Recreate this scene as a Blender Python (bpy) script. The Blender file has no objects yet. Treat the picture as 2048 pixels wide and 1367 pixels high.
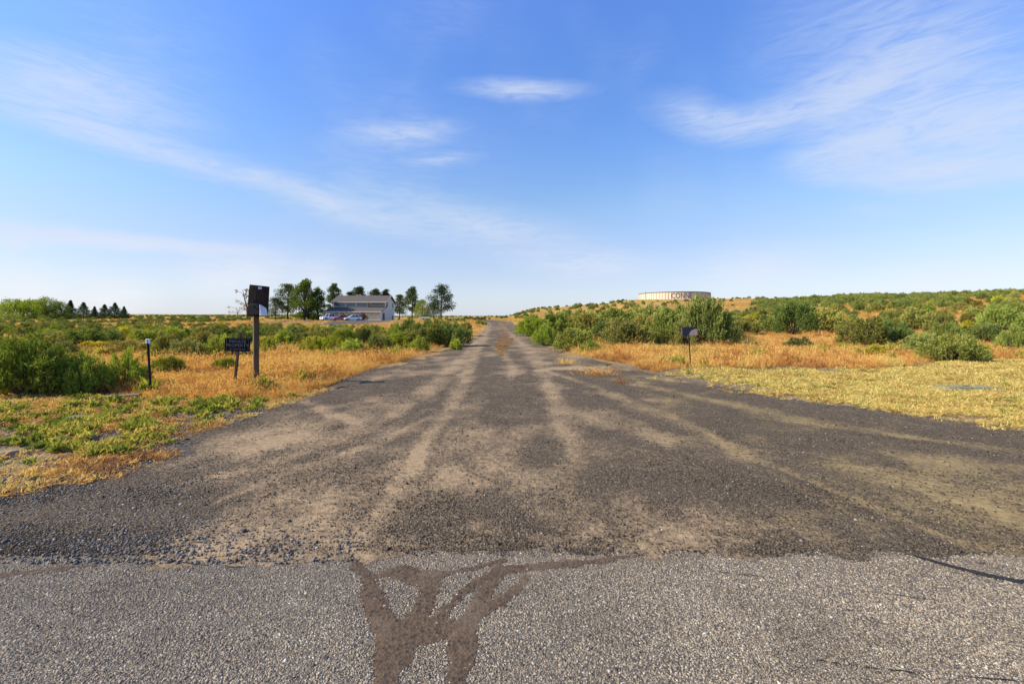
import bpy, math
import numpy as np
from mathutils import Vector, Matrix, Euler

# ------------------------------------------------------------------ camera, world, sun, exposure
scene = bpy.context.scene
COL = scene.collection
EYE = 1.5            # camera height in metres
FPX = 910.2          # focal length in photo pixels (16 mm on a 36 mm sensor, 2048 px wide)
HORY = 640.0         # photo row of the level line

cam_data = bpy.data.cameras.new('camera')
cam = bpy.data.objects.new('camera', cam_data)
COL.objects.link(cam)
cam.location = (0, 0, EYE)
cam.rotation_euler = (math.pi / 2, 0, 0)
cam_data.lens = 16.0
cam_data.sensor_width = 36.0
cam_data.shift_y = -(683.5 - HORY) / 2048.0
cam_data.clip_start = 0.05
cam_data.clip_end = 12000
scene.camera = cam

SUN_EL = math.radians(34)
SUN_TRAVEL = Vector((0.975, 0.22, 0)).normalized()      # direction the light goes, on the ground
sun_from = Vector((-SUN_TRAVEL.x * math.cos(SUN_EL), -SUN_TRAVEL.y * math.cos(SUN_EL), math.sin(SUN_EL)))

scene.view_settings.view_transform = 'Standard'
scene.view_settings.look = 'None'
scene.view_settings.gamma = 1.0
scene.view_settings.exposure = 0.62
scene.view_settings.use_curve_mapping = False
scene.render.engine = 'CYCLES'
scene.cycles.max_bounces = 4
scene.cycles.diffuse_bounces = 2
scene.cycles.glossy_bounces = 2
scene.cycles.transmission_bounces = 3
scene.cycles.transparent_max_bounces = 4

sun_data = bpy.data.lights.new('sun', 'SUN')
sun_data.energy = 5.0
sun_data.angle = math.radians(0.53)
sun_data.color = (1.0, 0.885, 0.70)
sun = bpy.data.objects.new('sun', sun_data)
COL.objects.link(sun)
sun.location = (-30, -10, 40)
sun.rotation_euler = sun_from.to_track_quat('Z', 'Y').to_euler()


# ---- small node helpers
class NT:
    def __init__(self, tree):
        self.t = tree

    def n(self, kind, **kw):
        nd = self.t.nodes.new(kind)
        for k, v in kw.items():
            setattr(nd, k, v)
        return nd

    def link(self, a, b):
        self.t.links.new(a, b)

    def put(self, sock, v):
        if isinstance(v, bpy.types.NodeSocket):
            self.t.links.new(v, sock)
        elif isinstance(v, (tuple, list)) and len(v) == 3 and sock.type == 'RGBA':
            sock.default_value = (*v, 1)
        else:
            sock.default_value = v

    def math(self, op, a, b=None, c=None, clamp=False):
        nd = self.n('ShaderNodeMath', operation=op, use_clamp=clamp)
        for i, v in enumerate((a, b, c)):
            if v is not None:
                self.put(nd.inputs[i], v)
        return nd.outputs[0]

    def vmath(self, op, a, b=None):
        nd = self.n('ShaderNodeVectorMath', operation=op)
        self.put(nd.inputs[0], a)
        if b is not None:
            self.put(nd.inputs[1], b)
        return nd.outputs[1] if op in ('LENGTH', 'DOT_PRODUCT', 'DISTANCE') else nd.outputs[0]

    def mix(self, f, a, b, mode='MIX'):
        nd = self.n('ShaderNodeMix', data_type='RGBA', blend_type=mode)
        self.put(nd.inputs[0], f)
        self.put(nd.inputs[6], a)
        self.put(nd.inputs[7], b)
        return nd.outputs[2]

    def noise(self, vec, scale, detail=4, rough=0.55, dist=0.0, color=False):
        nd = self.n('ShaderNodeTexNoise')
        if vec is not None:
            self.put(nd.inputs['Vector'], vec)
        nd.inputs['Scale'].default_value = scale
        nd.inputs['Detail'].default_value = detail
        nd.inputs['Roughness'].default_value = rough
        nd.inputs['Distortion'].default_value = dist
        return nd.outputs['Color' if color else 'Fac']

    def voro(self, vec, scale, out='Distance', feature='F1', rnd=1.0):
        nd = self.n('ShaderNodeTexVoronoi', feature=feature)
        self.put(nd.inputs['Vector'], vec)
        nd.inputs['Scale'].default_value = scale
        nd.inputs['Randomness'].default_value = rnd
        return nd.outputs[out]

    def rng(self, v, a, b, c=0.0, d=1.0, smooth=False):
        nd = self.n('ShaderNodeMapRange', interpolation_type='SMOOTHSTEP' if smooth else 'LINEAR')
        self.put(nd.inputs['Value'], v)
        for k, x in zip(('From Min', 'From Max', 'To Min', 'To Max'), (a, b, c, d)):
            nd.inputs[k].default_value = x
        return nd.outputs[0]

    def ramp(self, f, stops, interp='LINEAR'):
        nd = self.n('ShaderNodeValToRGB')
        cr = nd.color_ramp
        cr.interpolation = interp
        while len(cr.elements) < len(stops):
            cr.elements.new(0.5)
        for e, (p, c) in zip(cr.elements, stops):
            e.position = p
            e.color = (*c, 1)
        self.put(nd.inputs[0], f)
        return nd.outputs[0]

    def attr(self, name, out='Fac'):
        return self.n('ShaderNodeAttribute', attribute_name=name).outputs[out]

    def pos(self):
        return self.n('ShaderNodeNewGeometry').outputs['Position']

    def bump(self, h, strength, dist, normal=None):
        nd = self.n('ShaderNodeBump')
        nd.inputs['Strength'].default_value = strength
        nd.inputs['Distance'].default_value = dist
        self.put(nd.inputs['Height'], h)
        if normal is not None:
            self.put(nd.inputs['Normal'], normal)
        return nd.outputs[0]


def az_el(px, py):
    d = Vector(((px - 1024) / FPX, 1, (HORY - py) / FPX)).normalized()
    return math.atan2(d.x, d.y), math.asin(d.z)


def build_world():
    w = bpy.data.worlds.new('World')
    scene.world = w
    w.use_nodes = True
    w.cycles.sampling_method = 'MANUAL'
    w.cycles.sample_map_resolution = 256
    w.node_tree.nodes.clear()
    T = NT(w.node_tree)
    out = T.n('ShaderNodeOutputWorld')
    bg = T.n('ShaderNodeBackground')
    bg.inputs['Strength'].default_value = 0.125
    T.link(bg.outputs[0], out.inputs[0])
    sky = T.n('ShaderNodeTexSky')
    sky.sky_type = 'NISHITA'
    sky.sun_disc = False
    sky.sun_elevation = SUN_EL
    sky.sun_rotation = math.atan2(sun_from.x, sun_from.y)
    sky.altitude = 300
    sky.air_density = 1.0
    sky.dust_density = 0.6
    sky.ozone_density = 2.0
    vec = T.n('ShaderNodeTexCoord').outputs['Generated']
    sep = T.n('ShaderNodeSeparateXYZ')
    T.link(vec, sep.inputs[0])
    x, y, z = sep.outputs
    az = T.math('ARCTAN2', x, y)
    el = T.math('ARCSINE', z)
    comb = T.n('ShaderNodeCombineXYZ')
    T.link(az, comb.inputs[0])
    T.link(el, comb.inputs[1])
    ae = comb.outputs[0]
    # a little warping so that the streak edges are feathery
    warp = T.noise(vec, 5.0, 3, 0.6, color=True)
    warp = T.vmath('SUBTRACT', warp, (0.5, 0.5, 0.5))
    wv = T.n('ShaderNodeVectorMath', operation='MULTIPLY')
    T.link(warp, wv.inputs[0])
    wv.inputs[1].default_value = (0.07, 0.022, 0)
    aw = T.vmath('ADD', ae, wv.outputs[0])
    total = None

    def seg(x0, y0, x1, y1, width, strength):
        nonlocal total
        a0, e0 = az_el(x0, y0)
        a1, e1 = az_el(x1, y1)
        L = max(math.hypot(a1 - a0, e1 - e0) * 0.62, 0.01)
        mp = T.n('ShaderNodeMapping', vector_type='TEXTURE')
        mp.inputs['Location'].default_value = ((a0 + a1) / 2, (e0 + e1) / 2, 0)
        mp.inputs['Rotation'].default_value = (0, 0, math.atan2(e1 - e0, a1 - a0))
        mp.inputs['Scale'].default_value = (L * 1.12, width / FPX * 1.05, 1)
        T.link(aw, mp.inputs['Vector'])
        d = T.vmath('LENGTH', mp.outputs[0])
        g = T.rng(d, 0.0, 1.35, strength * 1.3, 0.0)
        g = T.math('MULTIPLY', g, T.math('ADD', g, .45))
        total = g if total is None else T.math('ADD', total, g)

    for s in ((-80, 120, 330, 232, 46, .62), (30, 215, 520, 360, 22, .62), (480, 345, 800, 455, 30, .55), (760, 410, 1180, 500, 48, .55),
              (-60, 452, 440, 496, 13, 1.0), (400, 545, 570, 540, 44, .75), (600, 550, 680, 545, 36, .55), (20, 582, 110, 578, 34, .8),
              (120, 590, 300, 588, 32, .8), (20, 486, 75, 484, 11, .6), (950, 178, 1140, 180, 18, .62), (720, 270, 890, 262, 24, .50),
              (830, 322, 940, 318, 14, .40), (1330, 215, 1480, 262, 34, .50), (1420, 258, 1640, 222, 30, .50), (1580, 225, 1900, 110, 44, .60),
              (1600, 325, 1860, 262, 40, .66), (1780, 262, 2200, 225, 62, .62), (1700, 350, 2150, 325, 24, .70), (1800, 372, 1960, 378, 20, .30), (1690, 421, 1810, 418, 12, .26),
              (1400, 545, 1640, 535, 50, .55), (1080, 530, 1280, 528, 30, .45), (1600, 60, 2100, 120, 150, .40), (80, 150, 420, 120, 110, .20),
              (1730, 570, 2048, 560, 40, .5), (560, 300, 1000, 300, 90, .14)):
        seg(*s)
    # fine fibre texture along the wind, all round the sky, and a thin veil everywhere
    mp = T.n('ShaderNodeMapping')
    mp.inputs['Scale'].default_value = (3.6, 19.0, 1)
    mp.inputs['Rotation'].default_value = (0, 0, -0.05)
    T.link(ae, mp.inputs['Vector'])
    fib = T.noise(mp.outputs[0], 3.0, 6, 0.62, 1.4)
    fib = T.rng(fib, 0.28, 0.72, 0.35, 1.45)
    veil = T.rng(T.noise(vec, 2.4, 3, 0.6), 0.50, 0.85, 0.0, 0.22)
    cover = T.math('ADD', T.math('MULTIPLY', total, fib), T.math('MULTIPLY', veil, fib))
    cover = T.math('MULTIPLY', T.math('TANH', T.math('MULTIPLY', cover, 1.25)), .82)
    # grade of the clear sky: deeper blue overhead, paler at the skyline (as the camera recorded it)
    hs = T.n('ShaderNodeHueSaturation')
    hs.inputs['Hue'].default_value = 0.512
    hs.inputs['Saturation'].default_value = 1.12
    hs.inputs['Value'].default_value = 1.0
    T.link(sky.outputs[0], hs.inputs['Color'])
    low = T.rng(z, -0.02, 0.42, 1.0, 0.0)
    low = T.math('POWER', low, 2.6)
    clear = T.mix(T.math('MULTIPLY', low, 0.80), hs.outputs[0], (4.15, 4.65, 5.35))
    gain = T.ramp(z, [(0.0, (.405, .40, .44)), (.10, (.415, .40, .435)), (.16, (.44, .435, .46)), (.235, (.48, .515, .50)), (.35, (.47, .565, .62)), (.47, (.475, .60, .71)), (.58, (.50, .64, .80))])
    clear = T.mix(1.0, clear, gain, 'MULTIPLY')
    clear = T.mix(1.0, clear, (2.0, 2.0, 2.0), 'MULTIPLY')
    col = T.mix(cover, clear, T.mix(T.rng(z, .02, .16), (4.75, 4.85, 5.10), (3.5, 3.95, 4.85)))
    T.link(col, bg.inputs['Color'])


build_world()

# ------------------------------------------------------------------ numeric helpers
def vnoise(x, y, seed=0):
    xi = np.floor(x).astype(np.int64)
    yi = np.floor(y).astype(np.int64)
    xf = x - xi
    yf = y - yi
    u = xf * xf * (3 - 2 * xf)
    v = yf * yf * (3 - 2 * yf)

    def h(a, b):
        n = (a * 374761393 + b * 668265263 + seed * 1274126177) & 0x7fffffff
        n = ((n ^ (n >> 13)) * 1274126177) & 0x7fffffff
        return ((n ^ (n >> 16)) & 0xffff) / 65535.0
    return (h(xi, yi) * (1 - u) + h(xi + 1, yi) * u) * (1 - v) + (h(xi, yi + 1) * (1 - u) + h(xi + 1, yi + 1) * u) * v


def fbm(x, y, seed=0, octv=4):
    s, a, t = 0, 1.0, 0
    x = np.asarray(x, float)
    y = np.asarray(y, float)
    for k in range(octv):
        s = s + a * vnoise(x * 2 ** k + 17.3 * k, y * 2 ** k + 5.1 * k, seed + k)
        t += a
        a *= 0.5
    return s / t


def sstep(a, b, x):
    t = np.clip((np.asarray(x, float) - a) / (b - a), 0, 1)
    return t * t * (3 - 2 * t)


# ------------------------------------------------------------------ terrain
# columns: photo column of the bearing -> (distance ahead, ground height)
TER = [
    (-400, [(0, 0), (30, 0), (80, .35), (200, 1.6), (400, 4.2), (1500, 19), (4000, 52)]),
    (100, [(0, 0), (40, 0), (100, .6), (200, 1.7), (400, 4.2), (1500, 21), (4000, 55)]),
    (430, [(0, 0), (45, 0), (90, .5), (130, 1.5), (200, 2.2), (400, 5), (1500, 19), (4000, 50)]),
    (560, [(0, 0), (60, 0), (80, .15), (108, 1.42), (190, 1.6), (260, 3.6), (400, 5), (1500, 19), (4000, 50)]),
    (800, [(0, 0), (60, 0), (85, .25), (112, 1.40), (190, 1.55), (300, 3.0), (600, 6), (1500, 15), (4000, 40)]),
    (1000, [(0, 0), (40, 0), (55, .20), (78, .64), (91, 1.12), (115, 1.45), (200, 1.9), (400, 4.4), (1500, 14), (4000, 36)]),
    (1090, [(0, 0), (35, 0), (60, .35), (90, 1.35), (130, 2.6), (240, 7.6), (400, 12), (1500, 20), (4000, 44)]),
    (1180, [(0, 0), (30, .05), (60, .7), (100, 2.3), (200, 7.6), (330, 12.8), (500, 16), (1500, 26), (4000, 60)]),
    (1280, [(0, 0), (30, .1), (60, 1.0), (100, 3.0), (200, 9.3), (310, 15.6), (420, 16.8), (700, 18), (1500, 25), (4000, 60)]),
    (1450, [(0, 0), (30, .1), (60, 1.1), (100, 3.4), (200, 10.2), (310, 16.2), (420, 19.0), (700, 22), (1500, 30), (4000, 70)]),
    (1750, [(0, 0), (25, .0), (50, .9), (90, 4.2), (150, 9.2), (250, 14.4), (600, 24), (1500, 45), (4000, 90)]),
    (2048, [(0, 0), (22, .0), (40, .8), (70, 4.0), (120, 8.4), (200, 13.4), (600, 27), (1500, 50), (4000, 100)]),
    (2600, [(0, 0), (22, .0), (40, .8), (70, 3.6), (120, 7.8), (200, 13), (600, 27), (1500, 50), (4000, 100)]),
]
_TT = np.array([(c - 1024) / FPX for c, _ in TER])
_YK = np.concatenate([np.arange(0, 200, 2.0), np.geomspace(200, 4200, 90)])
_ZK = np.array([np.interp(_YK, [a for a, _ in p], [b for _, b in p]) for _, p in TER])
for _ in range(3):          # soften the kinks
    _ZK[:, 1:-1] = 0.25 * _ZK[:, :-2] + 0.5 * _ZK[:, 1:-1] + 0.25 * _ZK[:, 2:]


def gz(x, y, bumps=True):
    x = np.asarray(x, float)
    y = np.asarray(y, float)
    ys = np.maximum(y, 0.5)
    t = np.clip(x / ys, _TT[0], _TT[-1])
    j = np.clip(np.searchsorted(_TT, t) - 1, 0, len(_TT) - 2)
    f = (t - _TT[j]) / (_TT[j + 1] - _TT[j])
    f = f * f * (3 - 2 * f)
    yk = np.clip(np.interp(ys, _YK, np.arange(len(_YK))), 0, len(_YK) - 1.001)
    k = yk.astype(int)
    g = yk - k
    za = _ZK[j, k] * (1 - g) + _ZK[j, k + 1] * g
    zb = _ZK[j + 1, k] * (1 - g) + _ZK[j + 1, k + 1] * g
    z = (za * (1 - f) + zb * f) * sstep(5, 22, y)
    if bumps:
        off = np.maximum(left_edge(y) - x, x - right_edge(y))      # away from the drive
        m = sstep(0.5, 6, off) * sstep(8, 30, y)
        amp = 0.10 + 0.5 * sstep(120, 500, y) + 3.2 * sstep(500, 1500, y)
        z = z + m * amp * (fbm(x * 0.09, y * 0.09, 11, 3) - 0.5) * 2 * (1 - 0.9 * ((np.abs(x + 46) < 26) & (np.abs(y - 142) < 28)))
    return z


_LE = [(2.6, -60), (2.9, -26), (3.2, -11), (3.45, -6.4), (3.69, -4.4), (4.5, -3.75), (5.2, -3.85), (6, -4.2), (8.5, -4.05), (11, -4.0), (13.6, -4.15),
       (18, -3.7), (22.7, -3.35), (34, -3.15), (54, -3.45), (78, -4.5), (91, -5.0), (110, -8), (125, -13), (140, -20), (160, -32)]
_RE = [(2.6, 60), (3.0, 30), (3.5, 17), (5, 9.2), (6.07, 7), (6.8, 6.3), (7.8, 5.8), (8.5, 5.05), (10.5, 4.4), (13, 3.75), (19.5, 2.35), (27, 2.0), (54, 1.55),
       (78, .7), (91, .2), (110, -2.6), (125, -7.5), (140, -14.5), (160, -26)]


def left_edge(y):
    return np.interp(y, [a for a, _ in _LE], [b for _, b in _LE])


def right_edge(y):
    return np.interp(y, [a for a, _ in _RE], [b for _, b in _RE])


def near_edge(x):
    return 2.90 + 0.05 * np.sin(np.asarray(x) * 1.1 + 0.5) + 0.26 * (fbm(np.asarray(x, float) * 2.1, np.zeros_like(np.asarray(x, float)) + 3, 5, 6) - 0.5)


def flat(px, py):
    Y = EYE * FPX / (py - HORY)
    return (px - 1024) / FPX * Y, Y


def ground_at(px, py):
    """the point of the terrain seen at a photo pixel"""
    ys = np.geomspace(1.2, 3000, 6000)
    xs = (px - 1024) / FPX * ys
    zr = EYE - (py - HORY) / FPX * ys
    hit = np.nonzero(zr <= gz(xs, ys))[0]
    i = hit[0] if len(hit) else len(ys) - 1
    return float(xs[i]), float(ys[i]), float(gz(xs[i], ys[i]))


# ------------------------------------------------------------------ object helpers
def make_mesh(name, verts, faces, mats=(), fmat=None, smooth=False):
    me = bpy.data.meshes.new(name)
    verts = np.asarray(verts, np.float32)
    if isinstance(faces, np.ndarray):
        n, k = faces.shape
        me.vertices.add(len(verts))
        me.vertices.foreach_set('co', verts.ravel())
        me.loops.add(n * k)
        me.loops.foreach_set('vertex_index', faces.ravel().astype(np.int32))
        me.polygons.add(n)
        me.polygons.foreach_set('loop_start', np.arange(0, n * k, k, dtype=np.int32))
        me.polygons.foreach_set('loop_total', np.full(n, k, np.int32))
        me.update(calc_edges=True)
    else:
        me.from_pydata([tuple(v) for v in verts], [], faces)
        me.update()
    for m in mats:
        me.materials.append(m)
    if fmat is not None:
        me.polygons.foreach_set('material_index', np.asarray(fmat, np.int32))
    if smooth:
        me.polygons.foreach_set('use_smooth', np.ones(len(me.polygons), bool))
    return me


def link(name, data, parent=None, loc=None, rot=None, scale=None):
    o = bpy.data.objects.new(name, data)
    COL.objects.link(o)
    if parent is not None:
        o.parent = parent
    if loc is not None:
        o.location = loc
    if rot is not None:
        o.rotation_euler = rot
    if scale is not None:
        o.scale = scale
    return o


def tag(o, label=None, cat=None, group=None, kind=None):
    for k, v in (('label', label), ('category', cat), ('group', group), ('kind', kind)):
        if v:
            o[k] = v
    return o


def thing(name, label, cat, loc=(0, 0, 0), rz=0.0, group=None):
    return tag(link(name, None, loc=loc, rot=(0, 0, rz)), label, cat, group)


class MB:
    """collects simple shapes for one mesh"""

    def __init__(self):
        self.v, self.f = [], []

    def add(self, vs, fs):
        b = len(self.v)
        self.v += [tuple(p) for p in vs]
        self.f += [tuple(b + i for i in f) for f in fs]
        return self

    def box(self, x0, x1, y0, y1, z0, z1, mat=None):
        vs = [Vector(p) for p in ((x0, y0, z0), (x1, y0, z0), (x1, y1, z0), (x0, y1, z0), (x0, y0, z1), (x1, y0, z1), (x1, y1, z1), (x0, y1, z1))]
        if mat is not None:
            vs = [mat @ p for p in vs]
        return self.add(vs, [(0, 3, 2, 1), (4, 5, 6, 7), (0, 1, 5, 4), (1, 2, 6, 5), (2, 3, 7, 6), (3, 0, 4, 7)])

    def prism(self, pts, lo, hi, axis='x'):
        """extrude a closed outline; axis x: pts are (y,z); y: (x,z); z: (x,y)"""
        def p3(a, b, c):
            return {'x': (c, a, b), 'y': (a, c, b), 'z': (a, b, c)}[axis]
        n = len(pts)
        vs = [p3(a, b, lo) for a, b in pts] + [p3(a, b, hi) for a, b in pts]
        fs = [tuple(range(n))[::-1], tuple(range(n, 2 * n))] + [(i, (i + 1) % n, n + (i + 1) % n, n + i) for i in range(n)]
        return self.add(vs, fs)

    def tube(self, pts, radii, seg=6, cap=True):
        pts = [Vector(p) for p in pts]
        b = len(self.v)
        for i, p in enumerate(pts):
            d = (pts[min(i + 1, len(pts) - 1)] - pts[max(i - 1, 0)]).normalized()
            a = d.orthogonal().normalized()
            c = d.cross(a)
            for k in range(seg):
                an = 2 * math.pi * k / seg
                self.v.append(tuple(p + (a * math.cos(an) + c * math.sin(an)) * radii[i]))
        for i in range(len(pts) - 1):
            for k in range(seg):
                k2 = (k + 1) % seg
                self.f.append((b + i * seg + k, b + i * seg + k2, b + (i + 1) * seg + k2, b + (i + 1) * seg + k))
        if cap:
            self.f.append(tuple(b + k for k in range(seg))[::-1])
            self.f.append(tuple(b + (len(pts) - 1) * seg + k for k in range(seg)))
        return self

    def mesh(self, name, mat, bevel=0, smooth=False):
        me = make_mesh(name, self.v, self.f, [mat] if mat else [], smooth=smooth)
        import bmesh
        bm = bmesh.new()
        bm.from_mesh(me)
        bmesh.ops.recalc_face_normals(bm, faces=bm.faces)
        if bevel:
            bmesh.ops.bevel(bm, geom=bm.edges[:], offset=bevel, segments=1, affect='EDGES', profile=0.5)
        bm.to_mesh(me)
        bm.free()
        return me

    def obj(self, name, mat, parent=None, bevel=0, smooth=False, loc=None, rot=None):
        return link(name, self.mesh(name, mat, bevel, smooth), parent, loc, rot)


def scatter(name, protos, pts, rot, scl, idx, mat, color=(1, 1, 1, 1)):
    """one object: its mesh holds the prototype shapes and loose points; nodes put a copy on every point"""
    V, F, pid = [], [], []
    b = 0
    for k, (v, f) in enumerate(protos):
        V.append(v)
        F.append(f + b)
        pid.append(np.full(len(v), k, np.int32))
        b += len(v)
    V.append(pts)
    pid.append(np.full(len(pts), -1, np.int32))
    V = np.concatenate(V).astype(np.float32)
    F = np.concatenate(F)
    pid = np.concatenate(pid)
    me = make_mesh(name, V, F, [mat])
    n = len(V)

    def put(nm, typ, vals, field):
        a = me.attributes.new(nm, typ, 'POINT')
        full = np.zeros((n,) + vals.shape[1:], vals.dtype)
        full[b:] = vals
        a.data.foreach_set(field, full.ravel())
    a = me.attributes.new('pid', 'INT', 'POINT')
    a.data.foreach_set('value', pid)
    put('rot', 'FLOAT_VECTOR', np.asarray(rot, np.float32), 'vector')
    put('scl', 'FLOAT_VECTOR', np.asarray(scl, np.float32), 'vector')
    put('idx', 'INT', np.asarray(idx, np.int32), 'value')
    o = link(name, me)
    o.color = color
    ng = bpy.data.node_groups.new(name + '_nodes', 'GeometryNodeTree')
    ng.interface.new_socket('Geometry', in_out='INPUT', socket_type='NodeSocketGeometry')
    ng.interface.new_socket('Geometry', in_out='OUTPUT', socket_type='NodeSocketGeometry')
    N, L = ng.nodes, ng.links
    gi, go = N.new('NodeGroupInput'), N.new('NodeGroupOutput')

    def named(nm, typ):
        nd = N.new('GeometryNodeInputNamedAttribute')
        nd.data_type = typ
        nd.inputs['Name'].default_value = nm
        return nd.outputs['Attribute']
    pa = named('pid', 'INT')

    def part(k):
        c = N.new('FunctionNodeCompare')
        c.data_type = 'INT'
        c.operation = 'EQUAL'
        L.new(pa, c.inputs[2])
        c.inputs[3].default_value = k
        s = N.new('GeometryNodeSeparateGeometry')
        s.domain = 'POINT'
        L.new(gi.outputs[0], s.inputs[0])
        L.new(c.outputs[0], s.inputs[1])
        return s.outputs[0]
    join = N.new('GeometryNodeJoinGeometry')
    for k in range(len(protos)):
        g = N.new('GeometryNodeGeometryToInstance')
        L.new(part(k), g.inputs[0])
        L.new(g.outputs[0], join.inputs[0])
    ip = N.new('GeometryNodeInstanceOnPoints')
    L.new(part(-1), ip.inputs['Points'])
    L.new(join.outputs[0], ip.inputs['Instance'])
    ip.inputs['Pick Instance'].default_value = True
    L.new(named('idx', 'INT'), ip.inputs['Instance Index'])
    L.new(named('rot', 'FLOAT_VECTOR'), ip.inputs['Rotation'])
    L.new(named('scl', 'FLOAT_VECTOR'), ip.inputs['Scale'])
    L.new(ip.outputs[0], go.inputs[0])
    md = o.modifiers.new('scatter', 'NODES')
    md.node_group = ng
    return o


# ------------------------------------------------------------------ materials
def new_mat(name):
    m = bpy.data.materials.new(name)
    m.use_nodes = True
    m.node_tree.nodes.clear()
    T = NT(m.node_tree)
    out = T.n('ShaderNodeOutputMaterial')
    return m, T, out


def pbr(T, out, col, rough=0.85, normal=None, spec=0.3, metal=0.0):
    p = T.n('ShaderNodeBsdfPrincipled')
    T.put(p.inputs['Base Color'], col)
    T.put(p.inputs['Roughness'], rough)
    p.inputs['Specular IOR Level'].default_value = spec
    p.inputs['Metallic'].default_value = metal
    if normal is not None:
        T.link(normal, p.inputs['Normal'])
    T.link(p.outputs[0], out.inputs[0])
    return p


def plain(name, col, rough=0.7, spec=0.3, metal=0.0, vary=0.25, scale=3.0, bump=0.0):
    m, T, out = new_mat(name)
    tc = T.n('ShaderNodeTexCoord').outputs['Object']
    n = T.noise(tc, scale, 6, 0.65)
    f = T.rng(n, 0.3, 0.7, 1 - vary, 1 + vary)
    c = T.mix(1.0, col, f, 'MULTIPLY')
    nm = T.bump(T.noise(tc, scale * 8, 4), bump, 0.01) if bump else None
    pbr(T, out, c, rough, nm, spec, metal)
    return m


def leaf_mat(name, stops, patch=0.35, trans=0.35, use_obj_color=True, pscale=0.6, top=None):
    """foliage: colour varies per plant, per patch and finely; some light passes through"""
    m, T, out = new_mat(name)
    oi = T.n('ShaderNodeObjectInfo')
    pos = T.pos()
    n1 = T.noise(pos, pscale, 3)
    n2 = T.noise(pos, 14.0, 3)
    f = T.math('ADD', T.math('MULTIPLY', oi.outputs['Random'], 1 - patch), T.math('MULTIPLY', T.rng(n1, 0.3, 0.7, 0, 1), patch))
    f = T.math('ADD', f, T.rng(n2, 0.3, 0.7, -0.22, 0.22))
    f = T.rng(f, .18, .82)
    c = T.ramp(f, stops)
    if use_obj_color:
        c = T.mix(1.0, c, oi.outputs['Color'], 'MULTIPLY')
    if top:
        c = T.mix(1.0, c, T.mix(T.attr('tip'), *top), 'MULTIPLY')  # shoot ends tinted paler than their bases: young growth plus painted highlights
    d = T.n('ShaderNodeBsdfDiffuse')
    t = T.n('ShaderNodeBsdfTranslucent')
    T.put(d.inputs[0], c)
    T.put(t.inputs[0], T.mix(1.0, c, (1.15, 1.1, 0.65), 'MULTIPLY'))
    mx = T.n('ShaderNodeMixShader')
    mx.inputs[0].default_value = trans
    T.link(d.outputs[0], mx.inputs[1])
    T.link(t.outputs[0], mx.inputs[2])
    T.link(mx.outputs[0], out.inputs[0])
    return m


def stone_mat(name, stops, spec=0.12):
    m, T, out = new_mat(name)
    oi = T.n('ShaderNodeObjectInfo')
    c = T.ramp(oi.outputs['Random'], stops)
    n = T.noise(T.pos(), 120, 2)
    c = T.mix(1.0, c, T.rng(n, .3, .7, .75, 1.2), 'MULTIPLY')
    c = T.mix(1.0, c, T.rng(T.noise(T.pos(), 1.7, 4, .65), .3, .7, .72, 1.22), 'MULTIPLY')
    pbr(T, out, c, 0.8, None, spec)
    return m


def ground_mat():
    m, T, out = new_mat('dry_grass_soil')
    p = T.pos()
    big = T.noise(p, 0.05, 4, 0.6)
    mid = T.noise(p, 0.35, 5, 0.65)
    fine = T.noise(p, 6.0, 6, 0.7)
    gold = T.ramp(T.math('ADD', T.math('MULTIPLY', mid, .7), T.math('MULTIPLY', fine, .3)),
                  [(.30, (.15, .082, .036)), (.45, (.40, .215, .060)), (.56, (.58, .34, .080)), (.72, (.60, .42, .12))])
    soil = T.mix(fine, (.13, .095, .065), (.26, .19, .125))
    gf = T.rng(T.math('ADD', T.math('MULTIPLY', mid, .6), T.math('MULTIPLY', big, .6)), .52, .70)
    c = T.mix(T.math('MULTIPLY', gf, .75), gold, T.mix(fine, (.07, .10, .03), (.17, .19, .055)))
    c = T.mix(T.attr('green'), c, T.mix(fine, (.05, .085, .022), (.15, .19, .06)))
    c = T.mix(T.math('MULTIPLY', T.attr('soil'), T.rng(fine, .25, .6, .55, 1)), c, soil)
    vc = T.voro(p, 38, 'Color')
    sv = T.n('ShaderNodeSeparateColor')
    T.link(vc, sv.inputs[0])
    gr = T.ramp(sv.outputs[0], [(0, (.050, .043, .037)), (.6, (.092, .080, .069)), (.9, (.15, .132, .113)), (1, (.26, .23, .20))])
    gmask = T.rng(T.math('ADD', T.attr('grav'), T.rng(fine, .3, .7, -.3, .3)), .35, .65)
    c = T.mix(gmask, c, gr)
    nm = T.bump(fine, 0.6, 0.06)
    nm = T.bump(T.voro(p, 38), 0.5, 0.02, nm)
    pbr(T, out, c, .95, nm, .1)
    return m


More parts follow.
